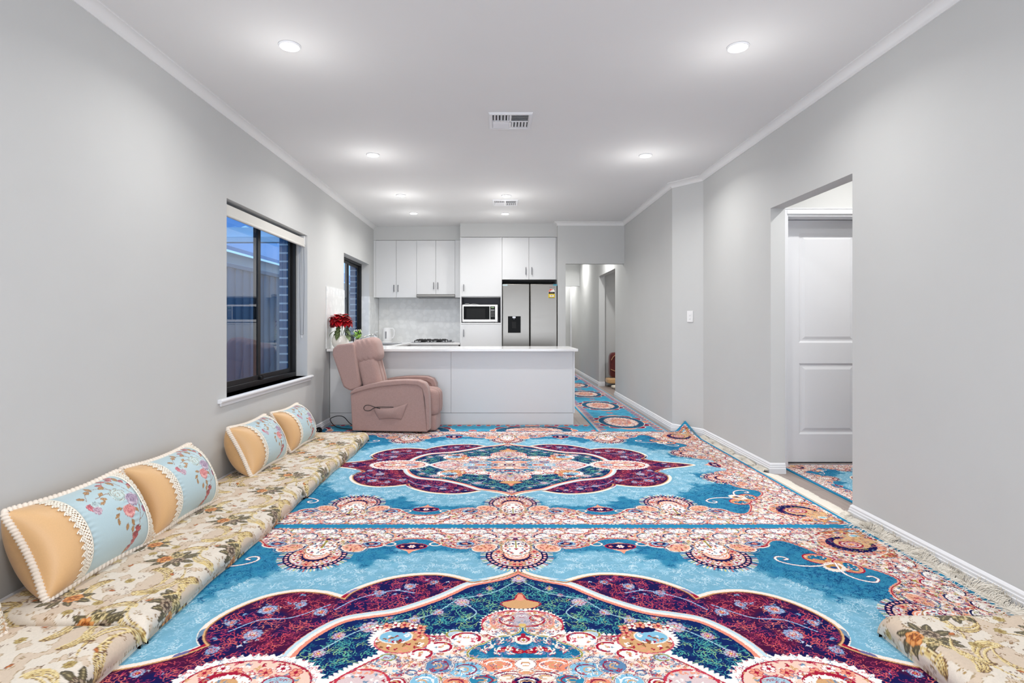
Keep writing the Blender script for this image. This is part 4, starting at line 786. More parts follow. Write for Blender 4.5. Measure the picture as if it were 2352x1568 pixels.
# cupboard over the fridge
fc = empty('fridge_cupboard', (.47, 8.8, 1.843), 'white two-door cupboard above the steel fridge', 'kitchen cupboard')
build('carcass', shell(.060, .895, YT+.019, YB-.003, 1.845, 2.487), 'white_laminate', fc, smooth=0); door(.064, .470, YT, 1.843, 2.485, fc, .470-.048, (1.915, 2.030)); door(.470, .878, YT, 1.843, 2.485, fc, .470+.042, (1.915, 2.030))
build('fridge_cavity_lining', MB().box(.0585, .8955, YB-.02, YB-.004, 0, 1.842).box(.0585, .0605, YT+.01, YB-.02, 0, 1.842), 'gap_black', fc, smooth=0)
# fridge
YF = 8.385; fr_ = empty('fridge', (.48, 8.7, 0), 'double-door stainless fridge with black water dispenser and yellow sticker', 'fridge')
build('body', B(.075, .876, YF+.075, 9.03, .02, 1.752), 'plain_grey', fr_, bevel=.004)
for a, b_ in ((.067, .474), (.484, .888)):
    d = build('door', B(a, b_, YF, YF+.07, .05, 1.770), 'brushed_steel', fr_, bevel=.010, seg=4)
build('door_gap', B(.472, .486, YF+.03, YF+.07, .05, 1.765), 'gap_black', fr_)
build('side_gap_shade', B(.884, .8955, YF+.02, YF+.30, .05, 1.74), 'gap_black', fr_)  # black strip stands for the shadow in the gap beside the fridge
for a in (.09, .79): build('hinge_cover', B(a, a+.08, YF+.06, YF+.16, 1.753, 1.778), 'black_plastic', fr_)
build('dispenser', MB().box(.149, .340, YF-.003, YF+.02, 1.035, 1.284), 'black_glass', fr_, bevel=.002)
build('dispenser_spout', MB().box(.215, .265, YF-.014, YF-.002, 1.255, 1.28).cyl((.24, YF-.010, 1.255), (.24, YF-.010, 1.238), .010, 12), 'satin_metal', fr_, bevel=.002)
build('dispenser_paddle', B(.205, .275, YF-.008, YF-.002, 1.10, 1.20), 'black_plastic', fr_, bevel=.003)
for a, m_ in (((.068, .142, YF-.001, YF, 1.740, 1.764), 'tape_pale'), ((.829, .889, YF-.001, YF, 1.742, 1.766), 'tape_blue')): build('tape', B(*a), m_, fr_, label='strip of protective tape')
lx0, lx1 = .757, .853
lb = build('energy_label', MB().box(lx0, lx1, YF-.001, YF, 1.558, 1.650).prism([((lx0+lx1)/2+.048*math.cos(t), 1.650+.047*math.sin(t)) for t in np.linspace(0, PI, 24)], YF-.001, YF, 'y'), 'label_white', fr_, smooth=0)
build('label_field', B(lx0, lx1, YF-.0016, YF-.001, 1.558, 1.622), 'label_yellow', lb, smooth=0)
for za, zc in ((1.622, 1.650), (1.558, 1.564)): build('label_band', B(lx0+.004, lx1-.002, YF-.0020, YF-.001, za, zc), 'gap_black', lb, smooth=0)
build('label_arc', MB().prism([((lx0+lx1)/2+r*math.cos(t), 1.652+r*math.sin(t)*.97) for r, ts in ((.046, np.linspace(PI*.38, PI*.98, 14)), (.024, np.linspace(PI*.98, PI*.38, 14))) for t in ts], YF-.0018, YF-.001, 'y'), 'label_red', lb, smooth=0)
m = MB()
for k in range(2):
    t = PI*(.52+.3*k); cxs, czs = (lx0+lx1)/2+.035*math.cos(t), 1.652+.035*math.sin(t); m.prism([(cxs+(.0075 if j % 2 == 0 else .003)*math.sin(j*PI/5), czs+(.0075 if j % 2 == 0 else .003)*math.cos(j*PI/5)) for j in range(10)], YF-.0023, YF-.0018, 'y')
build('label_stars', m, 'label_white', lb, smooth=0)
build('label_figure_box', B(lx0+.020, lx1-.018, YF-.0022, YF-.0016, 1.577, 1.604), 'label_white', lb, smooth=0)
m = MB()
for k in range(9): m.box(lx0+.022+.006*k, lx0+.0255+.006*k, YF-.0026, YF-.0018, 1.629, 1.645)
build('label_print', m, 'text_grey', lb, smooth=0); m = MB()
for a in (.034, .042, .050, .059): m.box(lx0+a, lx0+a+.005, YF-.0028, YF-.0022, 1.585, 1.597)
build('label_print', m, 'text_grey', lb, smooth=0)
m = MB(); xx = .772
for w in (.006, .004, .007, .005, .006, .004, 0, .004, .006, .005, .005):
    if w: m.box(xx, xx+w, YF-.0012, YF-.0002, 1.716, 1.7235)
    xx += w+.0025 if w else .008
build('maker_lettering', m, 'text_grey', fr_, smooth=0)
# microwave
ym = 8.50; mw = empty('microwave', (-.26, 8.7, 1.188), 'white microwave with black door standing in the grey niche', 'microwave'); a0, a1 = -.548, -.005; zb, zt = 1.198, 1.462
build('case', MB().box(a0+.004, a1-.004, ym+.03, 8.93, zb, zt-.004), 'white_plastic', mw, bevel=.006)
build('front_frame', MB().box(a0, a1, ym, ym+.035, zb, zt), 'white_plastic', mw, bevel=.008, seg=3)
dm = build('door', MB().box(a0+.023, a0+.418, ym-.004, ym, 1.238, 1.437), 'black_glass', mw, bevel=.002)
build('door_window', B(a0+.066, a0+.352, ym-.0055, ym-.004, 1.255, 1.405), 'niche_window' if False else 'black_plastic', dm, smooth=0)
cp = build('control_panel', MB().box(a0+.428, a0+.502, ym-.004, ym, 1.238, 1.437), 'black_glass', mw, bevel=.002)
build('display', B(a0+.441, a0+.489, ym-.006, ym-.004, 1.410, 1.428), 'lcd_green', cp, smooth=0)
for r in range(7):
    for k in range(3):
        w = .006 if r < 2 else .0035; cx_ = a0+.446+.0195*k; cz = 1.386-.0165*r-(.006 if r > 1 else 0)
        build('button', B(cx_-w, cx_+w, ym-.006, ym-.004, cz-.0045 if r < 2 else cz-.003, cz+.0045 if r < 2 else cz+.003), 'button_grey', cp, smooth=0)
build('open_button', B(a0+.430, a0+.500, ym-.003, ym, 1.205, 1.228), 'white_plastic', mw, bevel=.002)
for fx in (a0+.05, a1-.05):
    for fy in (8.56, 8.88): build('foot', MB().cyl((fx, fy, 1.1875), (fx, fy, 1.2), .012, 12), 'black_rubber', mw)
cl = [(a0+.02, 8.60, zt+.001), (a0+.05, 8.58, zt+.016), (a0+.09, 8.6, zt+.016), (a0+.12, 8.58, zt+.004), (a0+.16, 8.6, zt+.014), (a0+.20, 8.62, zt+.012), (a0+.25, 8.66, zt+.003)]
build('cord', MB().tube([tuple(p) for p in cl], .004, 8), 'white_plastic', mw)
# outlet and plug-in on the tile by the flowers
ou = empty('power_outlet', (XL+.009, 6.47, 1.15), 'white power outlet on the tiles behind the red flowers', 'power outlet')
build('outlet_plate', B(XL+.009, XL+.018, 6.41, 6.53, 1.115, 1.19), 'white_plastic', ou, bevel=.003); build('plug', MB().lathe((XL+.018, 6.45, 1.145), [(.022, 0), (.022, .025), (.014, .04), (.001, .042)], 16, 'x'), 'petal_deep', ou, label='small dark red plug-in unit')
# ------------------------------------------------------------------ poinsettia in a white pot
px, py = -1.820, 6.43; po = empty('potted_poinsettia', (px, py, CT), 'red poinsettia in a round white pot at the left end of the island', 'potted plant')
build('pot', MB().lathe((px, py, CT), [(.001, 0), (.055, 0), (.072, .012), (.090, .045), (.097, .08), (.092, .115), (.078, .142), (.070, .150), (.066, .148), (.070, .135), (.001, .13)], 40), 'pot_white', po)
build('soil', MB().lathe((px, py, CT+.13), [(.001, 0), (.069, 0), (.069, .004), (.001, .008)], 24), 'soil', po)
def petal(mb, o, yaw, pitch, L, W, curl=.3, cup=.15, n=7):
    R_ = Matrix.Rotation(yaw, 3, 'Z') @ Matrix.Rotation(-pitch, 3, 'Y'); G = []
    for i in range(n):
        t = i/(n-1); w = W*(math.sin(PI*min(1, t*.93+.05))**.9)*(1 if t < .98 else .1)*(1+.13*math.sin(t*14)); row = []
        for j in (-1, -.5, 0, .5, 1): row.append(Vector(o)+R_ @ Vector((t*L, j*w/2, -curl*L*t*t+cup*w*abs(j))))
        G.append(row)
    G = [[Vector((max(q.x, XL+.022), q.y, q.z)) for q in r] for r in G]; mb.grid(G)
stems = MB(); heads = [(-.035, -.015, 1.235, .125), (.035, .0, 1.245, .12), (.075, -.02, 1.195, .095), (-.065, .02, 1.20, .095), (.0, -.05, 1.20, .10)]; pr = MB(); pd = MB()
for dx, dy, z, L in heads:
    o = (px+dx*1.1, py+dy, z); stems.tube([(px+dx*.3, py+dy*.3, CT+.13), (px+dx*.7, py+dy*.7, (CT+.13+z)/2), o], .004, 6)
    for k in range(10): petal(pr if k % 3 else pd, o, k*.63+R.random()*.3, -.55+R.random()*.3, L*(.85+.2*R.random()), .066, .42, .14)
    for k in range(9): petal(pr if k % 2 else pd, (o[0], o[1], z+.008), k*.70+R.random()*.4, -.05+R.random()*.3, L*(.75+.2*R.random()), .058, .40, .14)
    for k in range(6): petal(pr, (o[0], o[1], z+.016), k*1.05+R.random()*.4, .35+R.random()*.3, L*.60, .044, .3, .12)
build('stem', stems, 'stem_green', po)
def thick(o, t=.0012): q = o.modifiers.new('thickness', 'SOLIDIFY'); q.thickness = t; return o
thick(build('bract', pr, 'petal_red', po, smooth=80)); thick(build('bract', pd, 'petal_deep', po, smooth=80, label='darker red bracts'))
lf = MB()
for k in range(13):
    a = k*2.1+.4; z = 1.05+.09*R.random(); rr_ = .02+.03*R.random(); petal(lf, (px+math.cos(a)*rr_, py+math.sin(a)*rr_*.8, z), a, -.25-.4*R.random(), .085+.035*R.random(), .055, .35, .1)
for q in ((px+.06, py-.03, 1.10, -.3), (px+.075, py-.04, 1.04, -.6), (px-.05, py-.03, 1.09, 3.4)): petal(lf, q[:3], q[3], -.5, .10, .06, .3, .1)
thick(build('leaves', lf, 'leaf_green', po, smooth=80)); 
for dx, dy, z, L in heads:
    cc = MB(); cc.puff((px+dx*1.1, py+dy, z+.016), (.012, .012, .007), 2, 6); build('flower_centre', cc, 'leaf_bright', po)
# little pale plant in a pink glass
qx, qy = -1.655, 6.56; ps = empty('small_plant', (qx, qy, CT), 'small pale green sprig in a pink glass next to the white pot', 'potted plant')
build('glass_pot', MB().lathe((qx, qy, CT), [(.001, 0), (.026, 0), (.028, .01), (.034, .075), (.036, .10), (.033, .10), (.031, .075), (.001, .07)], 24), 'pink_pot', ps); l2 = MB()
for k in range(26):
    a = k*2.4; z = CT+.10+.09*R.random(); petal(l2, (qx+.02*math.cos(a), qy+.02*math.sin(a), z), a, .5+.7*R.random(), .045+.02*R.random(), .018, .3, .1, 5)
thick(build('leaves', l2, 'leaf_bright', ps, smooth=80), .0008); l3 = MB()
for k in range(8): l3.tube([(qx, qy, CT+.07), (qx+.012*math.cos(k), qy+.012*math.sin(k), CT+.12), (qx+.03*math.cos(k), qy+.03*math.sin(k), CT+.17)], .0015, 5)
build('stem', l3, 'stem_green', ps); l4 = MB()
for k in range(12):
    a = k*1.9; l4.puff((qx+.045*math.cos(a), qy+.04*math.sin(a), CT+.17+.045*R.random()), (.007, .007, .006), 2, 4)
build('buds', l4, 'pot_white', ps)
# ================================================================== RUGS
Q = rug_quarter(.002)
def canvas_at(u, v, q=Q, hu=1.96, hv=1.385):
    i = np.clip((np.abs(v)/.002).astype(int), 0, q.shape[0]-1); j = np.clip((np.abs(u)/.002).astype(int), 0, q.shape[1]-1); return q[i, j]
def ringed(P, col, zb, lip=.004):
    """adds a rolled lip and a vertical edge down to zb"""
    def pad(A, f=1):
        A = np.concatenate([A[:1], A, A[-1:]], 0); return np.concatenate([A[:, :1], A, A[:, -1:]], 1)
    P = P.copy(); P[[0, -1], :, 2] -= lip; P[:, [0, -1], 2] -= lip; P2 = pad(P); P2[[0, -1], :, 2] = zb if np.isscalar(zb) else pad(zb)[[0, -1]]; P2[:, [0, -1], 2] = zb if np.isscalar(zb) else pad(zb)[:, [0, -1]]
    return P2, pad(col)
CX = .093
def big_rug(name, y0, y1, yc, xs, ys, label, z_of=None, fold=False):
    X, Y = np.meshgrid(xs, ys); col = canvas_at(X-CX, Y-yc); Z = np.full(X.shape, .012)
    Z += .0012*(noise2(X.shape[0], X.shape[1], 160, 8)-.5)
    zb = np.zeros(X.shape)
    if fold:
        k = np.clip((Y-5.60)/.10, 0, 1); Z += .0115*k; zb = .0105*k
        # the far right corner meets the splayed wall and turns up against it
        nx, ny = .81, .587; D = (X-2.125)*nx+(Y-5.77)*ny; D0 = -.105; r = .03; ov = np.clip(D-D0, 0, None); th = np.minimum(ov/r, 1.25); arc = np.minimum(ov, 1.25*r); ext = ov-arc
        dx = r*np.sin(th)+ext*math.cos(1.25); dz = r*(1-np.cos(th))+ext*math.sin(1.25)
        X = X-(ov-dx)*nx; Y = Y-(ov-dx)*ny; Z = Z+dz*1.0; zb = zb+dz
    P = np.stack([X, Y, Z], -1); P, c = ringed(P, col, zb)
    return sheet(name, P, c, 'pile', org=(CX, (y0+y1)/2, 0), label=label, cat='rug', group='blue medallion Persian rugs')
XS0, XS1 = -1.868, 2.052
ysA = np.r_[np.arange(.41, 1.62, .012), np.arange(1.62, 3.176, .0024)]; rA = big_rug('persian_rug', .4, 3.175, 1.785, np.arange(XS0, XS1, .0024), ysA, 'large blue Persian rug nearest the camera, under the right-hand mattress')
rB = big_rug('persian_rug', 3.18, 5.945, 4.562, np.arange(XS0, XS1, .0034), np.arange(3.181, 5.947, .0036), 'large blue Persian rug with whole dark medallion in front of the recliner', fold=True)
def fringe(parent, x, y0, y1, n, mode):
    m = MB()
    for k in range(n):
        y = y0+(y1-y0)*(k+R.random())/n; door_ = OP[0]+.03 < y < OP[1]-.02
        if mode == 'fold':
            D = (x-2.125)*.81+(y-5.77)*.587; zz = max(0, (D+.105)*.95); xs_ = x-max(0, D+.105)*.55; q = .45+.35*R.random()
            P = [(xs_+.006*i, y-.013*i, max(.004, .014+zz-.030*i*q)) for i in range(4)]
        elif door_:
            a = -.45+.12*math.sin(y*23)+R.uniform(-.12, .12); L = R.uniform(.085, .115); P = [(x+t*L*math.cos(a), y+t*L*math.sin(a), .0135-.010*t+.003*R.random()) for t in (0, .33, .66, 1)]
        else:
            cl = math.sin(y*31)+.7*math.sin(y*67+1)+.5*math.sin(y*13); a = cl*.6+R.uniform(-.35, .35)+.25
            if mode == 'wild' and R.random() < .10: a += PI*R.choice([-.75, .75, 1])
            L = R.uniform(.05, .10)*(1.1 if mode == 'wild' else .85); up = (.026 if mode == 'wild' else .014)*(.4+.6*R.random())*(1+.5*math.sin(y*19)); P = []
            for t in (0, .25, .5, .75, 1):
                px_ = x+.004+t*L*math.cos(a)*1.0; pz = .013+up*math.sin(t*PI*.85)+.002*R.random(); over = px_-(XR-.022)
                if over > 0: px_ = XR-.022-R.random()*.004; pz += over*.7
                P.append((px_, y+t*L*math.sin(a)*.95+.004*math.sin(t*9+k), pz))
        P = [(p[0], min(p[1], 3.178) if mode == 'wild' else max(p[1], 3.180), p[2]) for p in P]
        V = []; w = R.uniform(.0012, .0022); h = len(P)
        for i, p in enumerate(P):
            s_ = w*(1-.3*i/3); V += [(p[0]-s_*.4, p[1]-s_, p[2]), (p[0]+s_*.4, p[1]+s_, p[2]+.0009)]
        m.add(V, [(2*i, 2*i+1, 2*i+3, 2*i+2) for i in range(h-1)])
    return build('fringe', m, 'fringe_cotton', parent, smooth=0, kind='stuff', label='matted cream cotton fringe')
fringe(rA, 2.050, .42, 3.176, 5000, 'wild'); fringe(rB, 2.050, 3.18, 5.68, 5200, 'tidy'); fringe(rB, 2.045, 5.66, 5.93, 500, 'fold')
build('fringe_heading', MB().box(2.044, 2.056, .42, 3.17, .009, .0125), 'fringe_cotton', rA, smooth=0); build('fringe_heading', MB().box(2.044, 2.056, 3.19, 5.66, .009, .0125), 'fringe_cotton', rB, smooth=0)
RT = runner_tile(.003)
def rt_at(a, b):       # a across 0..0.77, b along (repeats each 1.33)
    i = ((b % 1.33)/.003).astype(int) % RT.shape[0]; j = np.clip((a/.003).astype(int), 0, RT.shape[1]-1); return RT[i, j]
def runner(name, x0, x1, y0, y1, along, phase, label, group, step=.006):
    X, Y = np.meshgrid(np.arange(x0, x1, step), np.arange(y0, y1, step)); col = rt_at((X-x0)*.77/(x1-x0), Y-phase) if along == 'y' else rt_at((Y-y0)*.77/(y1-y0), X-phase)
    P, c = ringed(np.stack([X, Y, np.full(X.shape, .010)], -1), col, 0.0, .003); return sheet(name, P, c, 'pile', org=((x0+x1)/2, (y0+y1)/2, 0), label=label, cat='runner rug', group=group)
runner('runner_rug', 1.068, 1.838, 5.72, 12.9, 'y', 6.59-.665, 'long blue runner rug with oval medallions down the hall', 'blue runner rugs')
runner('runner_rug', -1.925, 1.060, 5.67, 6.425, 'x', .39-.665, 'blue runner rug lying along the foot of the kitchen island', 'blue runner rugs')
# rug in the side passage
X, Y = np.meshgrid(np.arange(2.300, 3.50, .004), np.arange(2.89, 4.576, .004)); P, c = ringed(np.stack([X, Y, np.full(X.shape, .012)], -1), canvas_at((Y-3.733)/.43, (X-2.90)/.433), 0.0)
sheet('passage_rug', P, c, 'pile', org=(2.9, 3.73, 0), label='blue medallion rug in the side passage by the white door', cat='rug')
# ================================================================== FLOOR MATTRESSES
BT = brocade_tile(.0025); bres = .0025/1.3; bscale = 1.22
def br_at(a, b):
    i = ((b/bscale % .42)/bres).astype(int) % BT.shape[0]; j = ((a/bscale % .36)/bres).astype(int) % BT.shape[1]; return BT[i, j]
def mattress(x0, x1, y0, y1, h, ph, label, flip=False, st=.0034):
    r = .048; low = .022
    def axis(a, b):
        th = np.linspace(0, PI/2, 14); e = [(.012*(1-(k/5.)**.5), h-low-(h-low-r)*k/5.) for k in range(5)]+[(r*(1-math.cos(t)), r*(1-math.sin(t))) for t in th]; e = np.array(e)
        n = int((b-a-2*r)/st); X = np.r_[a+e[:, 0], np.linspace(a+r, b-r, n)[1:-1], (b-e[:, 0])[::-1]]; D = np.r_[e[:, 1], np.zeros(n-2), e[::-1, 1]]; S = np.r_[0, np.cumsum(np.hypot(np.diff(X), np.diff(D)))]; return X, D, S
    xa, dx, sx = axis(x0, x1); ya_, dy, sy = axis(y0, y1); X, Y = np.meshgrid(xa, ya_); DX, DY_ = np.meshgrid(dx, dy); SX, SY = np.meshgrid(sx, sy)
    inner = np.clip(np.minimum(np.minimum(X-x0, x1-X), np.minimum(Y-y0, y1-Y))/.08, 0, 1)
    Z = h-DX-DY_+(.014*(noise2(X.shape[0], X.shape[1], 90, int(ph*10)+2)-.5)+.004*np.sin(Y*7+ph))*inner; Z = np.maximum(Z, low)
    wob = .006*np.sin(Y*5+ph*3)+.003*np.sin(Y*17); X = X+wob*np.clip((X-x0)/(x1-x0), 0, 1); s = -1 if flip else 1
    P, c = ringed(np.stack([X, Y, Z], -1), br_at(SX*s, (SY+ph)*s), .0125, 0)
    return sheet('floor_mattress', P, c, 'brocade', org=((x0+x1)/2, (y0+y1)/2, .012), label=label, cat='floor mattress', group='cream floral brocade floor mattresses')
mattress(-1.930, -1.262, .20, 1.985, .105, 0.3, 'floral brocade floor mattress along the left wall, nearest the camera')
mattress(-1.930, -1.262, 1.992, 3.672, .105, 1.7, 'floral brocade floor mattress in the middle of the row along the left wall', True)
mattress(-1.930, -1.262, 3.680, 5.50, .105, 2.9, 'floral brocade floor mattress below the window, beside the recliner')
mattress(1.400, 2.085, .30, 2.06, .105, 4.1, 'floral brocade floor mattress by the right wall, cut by the frame')
# ================================================================== CUSHIONS
CF = cushion_face(.0025); cl_, ch_, ct_ = .64, .40, .125
def csurf(a, b, front):
    x = a*cl_/2*(1-.075*(1-b*b)); y = b*ch_/2*(1-.11*(1-a*a)); t = (1-np.abs(a)**(6 if front else 10))**.5*(1-np.abs(b)**2.2)**.62*(ct_ if front else -.142)
    return x, y, t
def cgrid(na, nb, front):
    th = np.linspace(-PI/2, PI/2, nb); b = np.sin(th); ta = np.linspace(-1, 1, na); a = np.sign(ta)*(1-(1-np.abs(ta))**1.25); A, Bm = np.meshgrid(a, b); A = np.clip(A, -1, 1); x, y, t = csurf(A, Bm, front); return A, Bm, np.stack([x, t*-1, y], -1)
cu = empty('bolster_cushion', (0, 0, 0)); cu['category'] = 'cushion'; cu['group'] = 'tan and pale blue floral cushions'
A, Bm, P = cgrid(250, 130, True)
wr = .0022*np.sin(Bm*46+A*3)*np.exp(-((np.abs(A)-.44)/.10)**2)*(1-Bm**2); P[..., 1] += wr      # gathers beside the lace
ii = np.clip(((Bm+1)/2*(CF.shape[0]-1)).astype(int), 0, CF.shape[0]-1); jj = np.clip(((A+1)/2*(CF.shape[1]-1)).astype(int), 0, CF.shape[1]-1)
sheet('front_panel', P, CF[ii, jj], 'satin_print', cu, label='tan panel with pale blue rose-printed middle')
A, Bm, P = cgrid(60, 40, False); g_ = MB(); g_.grid([[tuple(p) for p in r] for r in P[:, ::-1]]); build('back_panel', g_, 'tan_velvet', cu, smooth=180)
per = []
for k in range(560):
    t = 4*k/560; s_ = int(t); f_ = (t-s_)*2-1; a, b_ = ((f_, -1), (1, f_), (-f_, 1), (-1, -f_))[s_]
    a = a if abs(a) < 1 else a; r_ = 1.0-.035*(max(0, abs(a)+abs(b_)-1.75)/.25)**2; x, y, t_ = csurf(np.float64(a), np.float64(b_), True); per.append((float(x)*r_, 0.0, float(y)*r_))
build('piping', MB().tube(per, .0155, 10, closed=True, cap=False, twist=lambda i, a: .20*math.sin(i*2*PI/5.2+a)), 'cord_cream', cu, smooth=180, label='thick twisted cream cord')
for sd, c0, c1 in ((-1, -.45, -.60), (1, .70, .86)):
    V = []; idx = {}; F = []; nb = 150; nu = 16
    for i in range(nb+1):
        b_ = math.sin((i/nb*2-1)*PI/2*.97)
        for j in range(nu+1):
            u = j/nu; a = c0+(c1-c0)*u*1.35; x, y, t = csurf(np.float64(a), np.float64(b_), True); idx[i, j] = len(V); V.append((float(x), -float(t)-.0035-.002*math.sin(u*9), float(y)))
    for i in range(nb):
        sc = abs(math.sin(i*PI/8.5)); lim = .62+.38*sc
        for j in range(nu):
            u = (j+.5)/nu; hole = (math.sin(i*2*PI/4.25)*math.sin(u*26) > .35) and u > .10
            if u < lim and not hole: F.append((idx[i, j], idx[i, j+1], idx[i+1, j+1], idx[i+1, j]) if sd < 0 else (idx[i, j], idx[i, j+1], idx[i+1, j+1], idx[i+1, j]))
    thick(build('lace_trim', MB().add(V, F), 'lace_cream', cu, smooth=180, label='cream scalloped lace'), .0015)
# scalloped cream base tone under the lace comes from real cloth; place the five cushions
spots = [(1.60, -.04, 1.0, 'tan and pale blue cushion, nearest the camera, cut by the left frame edge'), (2.43, -.05, .965, 'tan and pale blue floral cushion, second from the camera along the left wall'),
         (3.075, -.03, .95, 'tan and pale blue floral cushion, third from the camera, leaning on the left wall'), (4.17, -.02, .95, 'tan and pale blue floral cushion below the window, nearer of the far pair'),
         (4.89, -.02, .92, 'tan and pale blue floral cushion farthest along the left wall, beside the recliner')]
for i, (y, yaw, sc, lb_) in enumerate(spots):
    o = cu if i == 0 else copy_tree(cu); o['label'] = lb_; o.scale = (sc,)*3
    # local x -> +y, local -y (front) -> into the room, local z -> leaning up the wall
    o.rotation_euler = Euler((math.radians(-27), 0, PI/2+yaw), 'XYZ'); o.location = (-1.792, y, .100+.178*sc)
# ================================================================== RECLINER
rc = empty('recliner_chair', (-1.10, 6.12, .012), 'dusty pink fabric recliner with side pocket in front of the island', 'armchair', )
ya, yb = 5.825, 5.955; yc_, yd = 6.27, 6.40
side = [(-1.505, .045), (-1.525, .42), (-1.46, .455), (-1.33, .49), (-1.18, .517), (-.95, .54), (-.80, .537), (-.755, .50), (-.725, .25), (-.705, .045)]
pad_ = [(-1.53, .425), (-1.515, .462), (-1.46, .497), (-1.33, .535), (-1.18, .566), (-1.05, .580), (-.93, .585), (-.80, .580), (-.73, .555), (-.700, .50), (-.690, .40), (-.684, .20), (-.686, .06), (-.712, .06), (-.720, .20), (-.735, .40), (-.760, .495), (-.81, .528), (-.95, .535), (-1.18, .512), (-1.33, .484), (-1.46, .448)]
for a, b_ in ((ya, yb), (yc_, yd)):
    arm = build('arm', MB().prism(side, a+.012, b_-.012, 'y'), 'mauve_fabric', rc, bevel=.012, seg=3, smooth=60)
    build('arm_pad', MB().prism(pad_, a, b_, 'y'), 'mauve_fabric', arm, bevel=.014, seg=4, smooth=60)
build('body', MB().box(-1.47, -.78, yb-.02, yc_+.02, .05, .32), 'mauve_fabric', rc, bevel=.02, seg=3)
build('seat', MB().puff((-.90, 6.112, .330), (.295, .158, .155), 5, 34, grooves=(-.08, 0, .08), gd=.14, gw=.011), 'mauve_fabric', rc, smooth=180)
build('footrest', MB().puff((-.69, 6.112, .115), (.055, .160, .085), 6, 14), 'mauve_fabric', rc, smooth=180)
wing = [(-1.729, .838), (-1.726, .905), (-1.675, .946), (-1.513, .968), (-1.488, .945), (-1.455, .72), (-1.425, .516), (-1.453, .478), (-1.536, .460), (-1.610, .50), (-1.665, .66)]
build('back_shell', MB().prism(wing, ya+.03, 6.235, 'y'), 'mauve_fabric', rc, bevel=.022, seg=4, smooth=60)
bk = build('back_cushion', MB().puff((-1.345, 6.045, .640), (.105, .165, .205), 5, 38, grooves=(-.055, .055), gd=.26, gw=.010, rot=-.25), 'mauve_fabric', rc, smooth=180)
hd = MB().puff((-1.405, 6.045, .872), (.155, .172, .140), 3.6, 26, rot=-.22)
hd.v = [(x, y+.0, z+.006*math.sin(x*110+z*70)*math.exp(-((y-5.89)/.035)**2)) for x, y, z in hd.v]
build('headrest', hd, 'mauve_fabric', rc, smooth=180)
# gathered seam ticks on the headrest
tk = MB()
for k in range(11):
    t = -.55+1.75*k/10; cx_, cz = -1.415+.120*math.cos(t+.9), .872+.118*math.sin(t+.9)*1.0; tk.tube([(cx_, 5.922+.004*abs(k-5), cz), (cx_+.016*math.cos(t+.9), 5.918+.004*abs(k-5), cz+.016*math.sin(t+.9))], .0022, 6)
# side pocket
G = []; n1, n2 = 26, 12
for j in range(n2):
    v = j/(n2-1); row = []
    for i in range(n1):
        u = i/(n1-1); xt = -1.285+.375*u; zt_ = .292+.050*u-.028*math.sin(PI*u); xb = -1.215+.235*u; zb_ = .172+.008*math.sin(PI*u); x = xt*(1-v)+xb*v; z = zt_*(1-v)+zb_*v-.03*math.sin(PI*u)*0; bl = math.sin(PI*min(1, max(0, u)))**.7*(.030*(1-v)**.5*(.35+.65*v**.3)+.010*math.sin(PI*v)); row.append((x, ya+.0135-.003-bl-.003*math.sin(u*19+v*5)*math.sin(PI*u), z))
    G.append(row)
pk = thick(build('side_pocket', MB().grid(G), 'mauve_fabric', rc, smooth=180), .003)
lp = [(-1.06+.0, ya+.0, .30), (-1.20, ya-.004, .300), (-1.26, ya-.006, .292), (-1.31, ya-.004, .262), (-1.355, ya-.004, .262), (-1.375, ya-.004, .285), (-1.36, ya-.004, .312), (-1.32, ya-.004, .318), (-1.26, ya-.004, .300), (-1.20, ya-.002, .285)]
build('control_cable', MB().tube([tuple(p) for p in cr(lp, 6)], .0032, 8), 'black_rubber', rc)
build('recline_bracket', MB().box(-1.50, -1.43, ya+.06, 6.20, .42, .50), 'black_plastic', rc)
for fx in (-1.40, -.80):
    for fy in (5.90, 6.34): build('foot', MB().cyl((fx, fy, .012), (fx, fy, .055), .022, 14), 'black_plastic', rc)
# black cord and plug on the rug behind the chair
pts = [(-1.835, 5.86, .028), (-1.72, 5.90, .018), (-1.60, 5.90, .016), (-1.53, 6.02, .02), (-1.48, 6.14, .024), (-1.55, 6.10, .016), (-1.68, 6.12, .018), (-1.80, 6.20, .022), (-1.90, 6.32, .05), (-1.93, 6.38, .085), (-1.86, 6.40, .11), (-1.78, 6.38, .10), (-1.68, 6.30, .04), (-1.58, 6.25, .018), (-1.50, 6.22, .016)]
fy_ = lambda p: (p[0], p[1]-.078*max(0, -1.1-p[0])+.025, p[2]); pc = build('power_cord', MB().tube([fy_(p) for p in cr(pts, 8)], .0042, 8), 'black_rubber', rc, label='black power cord lying on the rug')
build('plug', MB().lathe((-1.855, 5.80, .050), [(.001, 0), (.030, 0), (.034, .008), (.034, .022), (.020, .05), (.008, .07), (.001, .07)], 20, 'y'), 'black_plastic', pc, org=None)
build('plug_pins', MB().box(-1.868, -1.862, 5.785, 5.80, .052, .062).box(-1.848, -1.842, 5.785, 5.80, .052, .062).box(-1.858, -1.852, 5.785, 5.80, .034, .044), 'chrome', pc)
rc.rotation_euler = (0, 0, math.radians(-4.5)); rc.location = (-1.105, 6.095, .012)
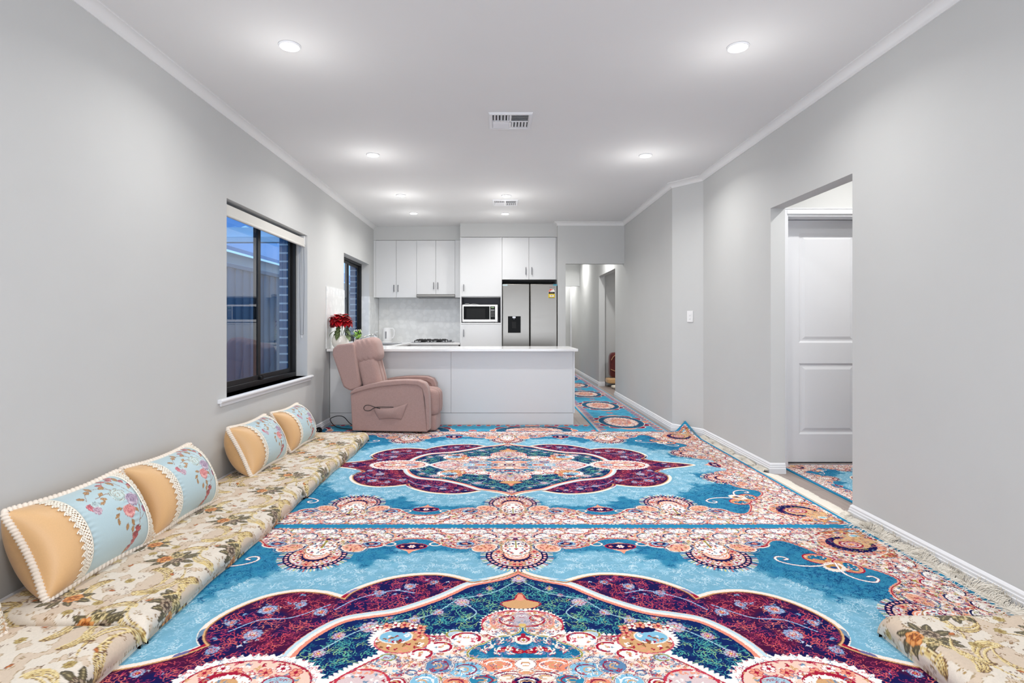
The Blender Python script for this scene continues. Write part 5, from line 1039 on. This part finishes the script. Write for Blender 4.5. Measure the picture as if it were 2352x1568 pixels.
# ================================================================== SIDE ROOM
mc = empty('maroon_cushion', (2.20, 10.43, .17), 'dark red velvet cushion with gold cord standing on the folded bedding', 'cushion')
build('cushion_body', MB().puff((2.21, 10.43, .405), (.14, .10, .235), 4.5, 16), 'maroon_velvet', mc, smooth=180)
build('gold_braid', MB().tube([(2.10, 10.325, .50), (2.13, 10.32, .56), (2.18, 10.318, .60), (2.24, 10.318, .62)], .006, 6).tube([(2.09, 10.33, .33), (2.16, 10.32, .30), (2.26, 10.32, .29)], .006, 6), 'gold_thread', mc)
bd_ = build('folded_mattress', MB().puff((2.62, 10.42, .115), (.60, .17, .055), 6, 20), 'tan_velvet', org=(2.62, 10.42, .05), smooth=180, label='gold folded mattress on the floor under the dark red cushion', cat='mattress')
build('white_sheet', MB().puff((2.62, 10.10, .03), (.56, .15, .030), 5, 20), 'sheet_white', org=(2.62, 10.1, 0), smooth=180, label='white sheet on the floor in front of the gold mattress', cat='sheet')
# ================================================================== LIGHT, WORLD, CAMERA
w = bpy.data.worlds.new('dusk'); bpy.context.scene.world = w; w.use_nodes = True; nt = w.node_tree; bg = nt.nodes['Background']
bg.inputs['Color'].default_value = (*lin('86aedd'), 1); bg.inputs['Strength'].default_value = SKY
l = bpy.data.lights.new('rear_fill', 'AREA'); l.shape = 'RECTANGLE'; l.size = 3.0; l.size_y = 2.1; l.energy = REAR_FILL; l.color = (1, .985, .965)  # added fill light behind the camera, evens out the room
o = bpy.data.objects.new('added_rear_fill', l); o.location = (.1, -2.50, 1.12); o.rotation_euler = (PI/2, 0, 0); C.objects.link(o)
cam = bpy.data.cameras.new('camera'); cam.sensor_width = 36; cam.lens = 1280/2352*36; cam.shift_x = 32/2352; cam.shift_y = -39/2352; cam.clip_start = .05; cam.clip_end = 100
co = bpy.data.objects.new('camera', cam); co.location = (0, 0, 1.16); co.rotation_euler = (PI/2, 0, 0); C.objects.link(co); sc_ = bpy.context.scene; sc_.camera = co
vs = sc_.view_settings; vs.view_transform = 'Standard'; vs.look = 'None'; vs.exposure = EXPO; vs.gamma = 1; vs.use_curve_mapping = False
